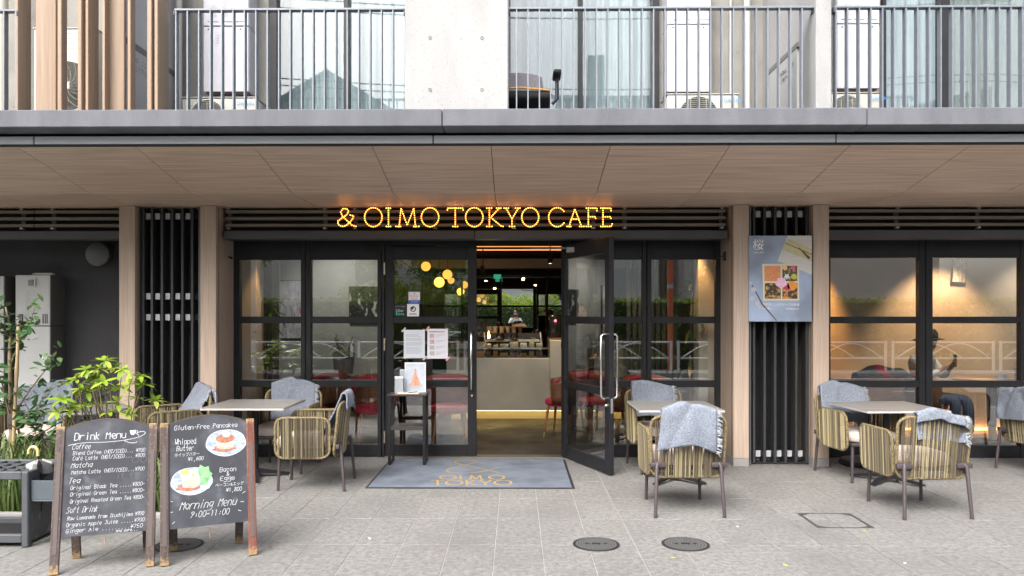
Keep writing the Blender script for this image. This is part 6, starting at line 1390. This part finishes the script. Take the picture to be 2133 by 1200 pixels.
    for j in range(m_ + 1):
        for k in range(n):
            a = 2 * math.pi * k / n; f = math.cos(a + math.pi / 2)     # f>0 towards the face (-Y)
            front = -math.sin(a); lim = (1.05 if hair == 'bob' else .62) if front < .45 else .30
            ph_ = (j / m_) * math.pi * lim; rr_ = 1 + .03 * math.sin(k * 3.7 + j)
            hm.v.append(hd + Vector((.092 * rr_ * math.sin(ph_) * math.cos(a), .01 + .112 * rr_ * math.sin(ph_) * math.sin(a), .012 + .125 * math.cos(ph_))))
    for j in range(m_):
        for k in range(n): hm.f.append((j * n + k, j * n + (k + 1) % n, (j + 1) * n + (k + 1) % n, (j + 1) * n + k)); hm.m.append(0)
    o = hm.build('hair', M_hair, t, 80, world=False); o.modifiers.new('thick', 'SOLIDIFY').thickness = .012
    if hatm:
        MB().lathe([(.104, .035), (.108, .06), (.103, .11), (.075, .15), (1e-4, .158)], 28, tuple(hd)).build('hat_crown', hatm, t, 50, world=False)
        bm_ = MB(); n = 28
        for k in range(n + 1):
            a = R(360 * k / n)
            for r, dz in ((.103, .042), (.175, .022 - .012 * math.sin(a))): bm_.v.append(hd + Vector((r * math.cos(a), r * 1.06 * math.sin(a), dz)))
        for k in range(n): bm_.f.append((2 * k, 2 * k + 1, 2 * k + 3, 2 * k + 2)); bm_.m.append(0)
        o = bm_.build('hat_brim', hatm, t, 60, world=False); o.modifiers.new('thick', 'SOLIDIFY').thickness = .008
    return t
SIT = dict(pelvis=(0, .02, .55), spine=(0, .05, .72), chest=(0, .02, .93), neck=(0, -.01, 1.09), head=(0, -.05, 1.22), shl=(-.17, .02, 1.0), shr=(.17, .02, 1.0), ell=(-.22, -.13, .79), elr=(.22, -.13, .79), wrl=(-.09, -.26, .90), wrr=(.10, -.26, .90), handl=(-.045, -.31, .96), handr=(.05, -.31, .96), knl=(-.11, -.42, .54), knr=(.13, -.44, .54), anl=(-.12, -.40, .10), anr=(.14, -.46, .10), curl=(0, .012, .002))
person('seated guest in black brimmed hat and pale shirt holding up a phone', (4.98, 9.42, 0), R(36), SIT, mat('pale_shirt', (.62, .62, .62), .9, col2=(.55, .55, .55), nscale=12), mat('denim', (.05, .07, .12), .9, col2=(.08, .11, .18), nscale=40), hatm=mat('black_felt', (.012, .012, .013), .85))
Mg = Matrix.Translation((4.98, 9.42, 0)) @ Matrix.Rotation(R(36), 4, 'Z')
ph = thing('phone', 'phone with a brown case held up by the seated guest', 'phone', Mg @ Vector((0, -.36, 1.0)), R(36)); MB().rbox(-.037, .037, -.005, .005, -.075, .075, .004).build('phone_case', mat('brown_case', (.12, .06, .04), .5), ph, world=False); MB().lathe([(.007, -.0065), (.007, -.004)], 10, (.02, 0, .055), ax='y').build('lens', M_dark, ph, world=False)
STAND = dict(pelvis=(0, 0, .93), spine=(0, .01, 1.10), chest=(0, 0, 1.30), neck=(0, -.01, 1.45), head=(0, -.03, 1.58), shl=(-.18, 0, 1.38), shr=(.18, 0, 1.38), ell=(-.23, .0, 1.10), elr=(.23, .0, 1.10), wrl=(-.18, -.18, .98), wrr=(.18, -.18, .98), handl=(-.15, -.25, .98), handr=(.15, -.25, .98), knl=(-.1, -.02, .50), knr=(.1, -.02, .50), anl=(-.1, 0, .09), anr=(.1, 0, .09))
pq = at(1211, 640, 10.35)
person('dark-haired staff member in dark clothes seen through the open door glass', (pq.x, 10.35, 0), R(-6), STAND, mat('charcoal_shirt', (.04, .04, .045), .9), mat('black_trousers', (.02, .02, .022), .9), hair='bob')
SHOOT = dict(STAND, ell=(-.25, -.16, 1.22), elr=(.25, -.16, 1.22), wrl=(-.07, -.24, 1.44), wrr=(.07, -.24, 1.44), handl=(-.045, -.28, 1.50), handr=(.045, -.28, 1.50), curl=(0, .01, .005), head=(0, -.03, 1.60), neck=(0, -.01, 1.46))
person('person in pale shirt raising a phone, reflected in the back mirror', (0, -.42, 0), R(180), SHOOT, mat('cream_shirt', (.60, .58, .52), .9, col2=(.52, .50, .45), nscale=10), mat('tan_trousers', (.25, .2, .14), .9))
ph = thing('phone', 'phone held up by the photographer reflected in the mirror', 'phone', (0, -.085, 1.53), 0); MB().rbox(-.075, .075, -.004, .004, -.036, .036, .003).build('phone_case', M_dark, ph, world=False); MB().lathe([(.006, .0042), (.006, .006)], 10, (.055, 0, .02), ax='y').build('lens', M_steel, ph, world=False)

# ================================================================ the other side of the street (seen in the glass and the mirror)
M_rw = mat('white_rail_paint', (.72, .72, .70), .4)
def guardrail(x0, label):
    t = thing('guard_rail', label, 'guard rail', (x0 + 1.4, -4.6, -.01), group='white guard rails across the street'); W_ = 2.75
    for x in (x0, x0 + W_): MB().tube([(x, -4.6, -.01), (x, -4.6, .84)], .038, 10).build('post', M_rw, t, 50)
    for z in (.80, .36): MB().tube([(x0 + .06, -4.6, z), (x0 + W_ - .06, -4.6, z)], .024, 8).build('rail', M_rw, t, 50)
    for a, b in ((x0 + .1, x0 + 1.9), (x0 + .95, x0 + 2.65)): MB().tube([(a + (b - a) * k / 14, -4.6, .37 + .40 * math.sin(math.pi * k / 14)) for k in range(15)], .018, 6).build('arched_bar', M_rw, t, 50)
for k in range(13): guardrail(-16.15 + 2.95 * k, 'white arched guard rail across the street, number %s from the left of the row' % ('one two three four five six seven eight nine ten eleven twelve thirteen'.split()[k]))
M_hleaf = mat('hedge_leaf', (.10, .17, .03), .55, col2=(.27, .36, .05), nscale=5, world=True, lo=.35, hi=.65)
def thin_leaf(m, f=.5):
    tt = m.node_tree; p = tt.nodes['Principled BSDF']; t2 = tt.nodes.new('ShaderNodeBsdfTranslucent'); ms = tt.nodes.new('ShaderNodeMixShader'); ms.inputs[0].default_value = f
    tt.links.new(p.inputs['Base Color'].links[0].from_socket, t2.inputs[0]); tt.links.new(p.outputs[0], ms.inputs[1]); tt.links.new(t2.outputs[0], ms.inputs[2]); tt.links.new(ms.outputs[0], tt.nodes['Material Output'].inputs[0])
    return m
thin_leaf(M_hleaf)
def leaf_mass(mb, c, r, n, s=.05):
    for _ in range(n):
        while True:
            q = Vector((rnd.uniform(-1, 1), rnd.uniform(-1, 1), rnd.uniform(-1, 1)))
            if .35 < q.length < 1: break
        p = Vector(c) + Vector((q.x * r[0], q.y * r[1], q.z * r[2])); a = Vector((rnd.uniform(-1, 1), rnd.uniform(-1, 1), rnd.uniform(-1, 1))).normalized(); b = a.orthogonal().normalized(); k = s * rnd.uniform(.6, 1.3)
        mb.face([p + a * k, p + b * k * .55, p - a * k, p - b * k * .55])
h = thing('hedge', 'long clipped green hedge across the street', 'hedge', (0, -6.6, 0)); MB().rbox(-24, 24, -6.9, -6.35, -.1, 1.95, .05).build('core', mat('hedge_core', (.02, .035, .012), .9), h); hl = MB()
for _ in range(15000):
    x, f = rnd.uniform(-24, 24), rnd.random(); p = Vector((x, -6.33 + rnd.uniform(-.05, .07), rnd.uniform(.0, 2.0))) if f < .75 else Vector((x, rnd.uniform(-6.95, -6.3), 1.97 + rnd.uniform(-.04, .1)))
    a = Vector((rnd.uniform(-1, 1), rnd.uniform(-.4, .4), rnd.uniform(-1, 1))).normalized(); b = a.orthogonal().normalized(); k = .055 * rnd.uniform(.6, 1.4); hl.face([p + a * k, p + b * k * .6, p - a * k, p - b * k * .6])
tag(hl.build('leaves', M_hleaf, h, recalc=False), kind='stuff')
hb = MB()
for _ in range(8000):
    x = rnd.uniform(-24, 24); y = rnd.uniform(-5.95, -5.3); p = Vector((x, y, .05 + .42 * rnd.random() ** .6 * (1 + .3 * math.sin(x * 2.3)))); a = Vector((rnd.uniform(-1, 1), rnd.uniform(-.6, .6), rnd.uniform(-1, 1))).normalized(); b = a.orthogonal().normalized(); k = .05 * rnd.uniform(.6, 1.4); hb.face([p + a * k, p + b * k * .6, p - a * k, p - b * k * .6])
lo = thing('low_shrubs', 'low row of clipped shrubs in front of the hedge across the street', 'shrubs', (0, -5.6, 0)); tag(hb.build('leaves', mat('azalea_leaf', (.13, .20, .03), .55, col2=(.28, .36, .06), nscale=4, world=True), lo, recalc=False), kind='stuff'); MB().rbox(-24, 24, -5.9, -5.35, -.1, .33, .05).build('core', mat('hedge_core', (.02, .035, .012), .9), lo)
def street_tree(x, y, h_, r, label, m):
    t = thing('street_tree', label, 'tree', (x, y, 0), group='trees across the street'); MB().tube([(x, y, -.1), (x + .05, y, h_ * .3), (x - .03, y, h_ * .62), (x, y, h_ * .85)], [.11, .09, .07, .03], 8).tube([(x, y, h_ * .45), (x + r * .5, y, h_ * .68)], [.05, .02], 6).tube([(x, y, h_ * .5), (x - r * .5, y + .1, h_ * .72)], [.05, .02], 6).build('trunk', M_bark, t, 60)
    c = MB()
    for _ in range(14): a = rnd.uniform(0, 6.28); q = rnd.uniform(.1, .75); leaf_mass(c, (x + q * r * math.cos(a), y + q * r * math.sin(a), h_ * rnd.uniform(.5, .95)), (r * .45, r * .45, h_ * .13), 230, .075)
    tag(c.build('crown', m, t, recalc=False), kind='stuff')
M_tl = thin_leaf(mat('tree_leaf', (.07, .14, .02), .55, col2=(.18, .28, .045), nscale=2.5, world=True))
street_tree(-2.3, -8.3, 6.2, 1.7, 'broad green tree reflected in the closed door', M_tl); street_tree(-4.2, -9.3, 7.0, 1.8, 'tall green tree behind the hedge, left of the broad one', M_tl); street_tree(5.9, -6.1, 3.0, .75, 'slim pruned tree in front of the hedge, reflected in the right window', mat('pruned_leaf', (.14, .19, .04), .55, col2=(.25, .28, .08), nscale=4, world=True)); street_tree(8.6, -6.0, 2.9, .7, 'small pruned tree farther right along the hedge', M_tl); street_tree(-9.0, -8.4, 5.6, 1.5, 'green tree far left across the street', M_tl)
def house(x0, x1, y0, y1, h_, wallc, label, gable=0, wins=(), roofc=(.12, .12, .13), slope=None):
    t = thing('house', label, 'house', ((x0 + x1) / 2, (y0 + y1) / 2, -.1), group='houses across the street'); MB().box(x0, x1, y0, y1, -.1, h_).build('wall', mat('wall_' + label[:12].replace(' ', '_'), wallc, .85, col2=tuple(v * .86 for v in wallc), nscale=1.5, world=True), t)
    if gable: 
        m_ = (x0 + x1) / 2; MB().prism([(x0, y1 - .02, h_), (x1, y1 - .02, h_), (m_, y1 - .02, h_ + gable - .1)], (0, y0 - y1 + .04, 0)).build('gable', mat('wall_' + label[:12].replace(' ', '_'), wallc, .85), t)
        for s, xe in ((-1, x0), (1, x1)): MB().prism([(xe + s * .35, y1 + .3, h_ - .2), (m_, y1 + .3, h_ + gable), (m_, y1 + .3, h_ + gable + .14), (xe + s * .35, y1 + .3, h_ - .06)], (0, y0 - y1 - .6, 0)).build('roof', mat('roof_slate', roofc, .6), t)
    elif slope: MB().prism([(x0 - .3, y1 + .3, h_ + .001), (x1 + .3, y1 + .3, h_ + .001), (x1 + .3, y1 + .3, h_ + slope)], (0, y0 - y1 - .6, 0)).build('roof', mat('roof_light', (.4, .4, .38), .7), t)
    else: MB().box(x0 - .1, x1 + .1, y0 - .1, y1 + .1, h_ + .001, h_ + .25).build('parapet', mat('roof_light', (.4, .4, .38), .7), t)
    for (a, b, c_, d_) in wins:
        w_ = MB().box(a - .06, b + .06, y1 + .001, y1 + .05, c_ - .06, d_ + .06).build('window', mat('window_frame_w', (.6, .6, .58), .5), t); MB().box(a, b, y1 + .051, y1 + .056, c_, d_).build('pane', mat('dark_window', (.03, .04, .05), .08), w_)
house(-10.2, -3.6, -22, -14, 8.4, (.74, .71, .62), 'cream gabled house reflected in the balcony windows', 2.0, ((-9.2, -7.8, 5.6, 7.0), (-6.4, -4.8, 5.6, 7.0), (-6.4, -4.8, 2.4, 3.8)))
house(1.6, 5.6, -22, -13.5, 9.2, (.76, .74, .68), 'pale block with a flat roof reflected above the office chair', 0, ((2.2, 3.2, 5.5, 6.8), (4.0, 5.0, 5.5, 6.8), (2.2, 3.2, 2.4, 3.7)))
MB_ch = MB().box(2.7, 3.3, -15, -14.3, 9.46, 11.2).build('chimney', mat('roof_light', (.4, .4, .38), .7), [o for o in COL.objects if o.name == 'house.001'][0])
house(6.4, 16, -20, -12.5, 6.8, (.60, .56, .50), 'grey brown house with a rising roof reflected at the far right', 0, ((7.2, 8.6, 2.3, 3.5), (10, 11.6, 2.3, 3.5), (7.2, 8.6, 4.7, 5.9)), slope=2.6)
house(-3.2, 1.2, -17, -12.8, 4.2, (.72, .70, .64), 'low pale terrace with a long balcony reflected in the mirror', 0, ((-2.7, -1.9, 3.2, 3.9), (-1.4, -.6, 3.2, 3.9), (-.1, .7, 3.2, 3.9)))
house(-22, -11, -20, -13, 7.2, (.50, .49, .47), 'wide grey house at the far left across the street', 1.8, ((-19, -17, 4.4, 5.8), (-15, -13, 4.4, 5.8)))
for (x, lab) in ((-7.4, 'concrete utility pole left across the street'), (11.5, 'concrete utility pole right across the street')):
    t = thing('utility_pole', lab, 'utility pole', (x, -5.1, 0), group='utility poles across the street'); MB().tube([(x, -5.1, -.1), (x, -5.1, 10.5)], [.17, .11], 14).build('pole', mat('pole_concrete', (.4, .39, .37), .85), t, 50); MB().box(x - .9, x + .9, -5.18, -5.02, 9.4, 9.5).build('cross_arm', M_rail, t)
for k, (z, y) in enumerate(((9.6, -5.0), (9.55, -5.5), (7.6, -5.05), (7.45, -5.12), (6.6, -5.1))):
    tag(MB().tube([(-30 + 60 * q / 40, y, z - .5 * math.sin(math.pi * ((q * 60 / 40 - 22.6) % 18.9) / 18.9) * .8) for q in range(41)], .018, 5).build('overhead_wire', M_dark), ('topmost', 'second highest', 'middle', 'second lowest', 'lowest')[k] + ' overhead wire along the far side of the street', 'wire', 'overhead wires')

t = thing('marker_pole', 'tall orange pole beside the guard rail, reflected right of the open door', 'pole', (4.35, -4.95, -.01))
MB().tube([(4.35, -4.95, -.01), (4.35, -4.95, 3.3)], .085, 14).build('tube', mat('orange_pole_paint', (.52, .12, .04), .5), t, 50)
MB().tube([(4.35, -4.95, 2.3), (4.35, -4.95, 2.42)], .088, 14).build('pale_band', M_white, t, 50)

tb_ = thing('tall_shrubs', 'bright yellow-green shrubs rising behind the hedge, seen in the back mirror', 'shrubs', (-1.5, -8.0, 0)); c = MB()
for k in range(12):
    x = -5.2 + k * .62; leaf_mass(c, (x, -8.0 + rnd.uniform(-.3, .3), 2.05 + rnd.uniform(-.15, .25)), (.55, .5, .62), 420, .07)
tag(c.build('leaves', thin_leaf(mat('lime_shrub_leaf', (.22, .34, .03), .55, col2=(.42, .50, .06), nscale=4, world=True)), tb_, recalc=False), kind='stuff')
MB().rbox(-5.4, 2.0, -8.3, -7.7, -.1, 1.8, .1).build('core', mat('hedge_core', (.02, .035, .012), .9), tb_)
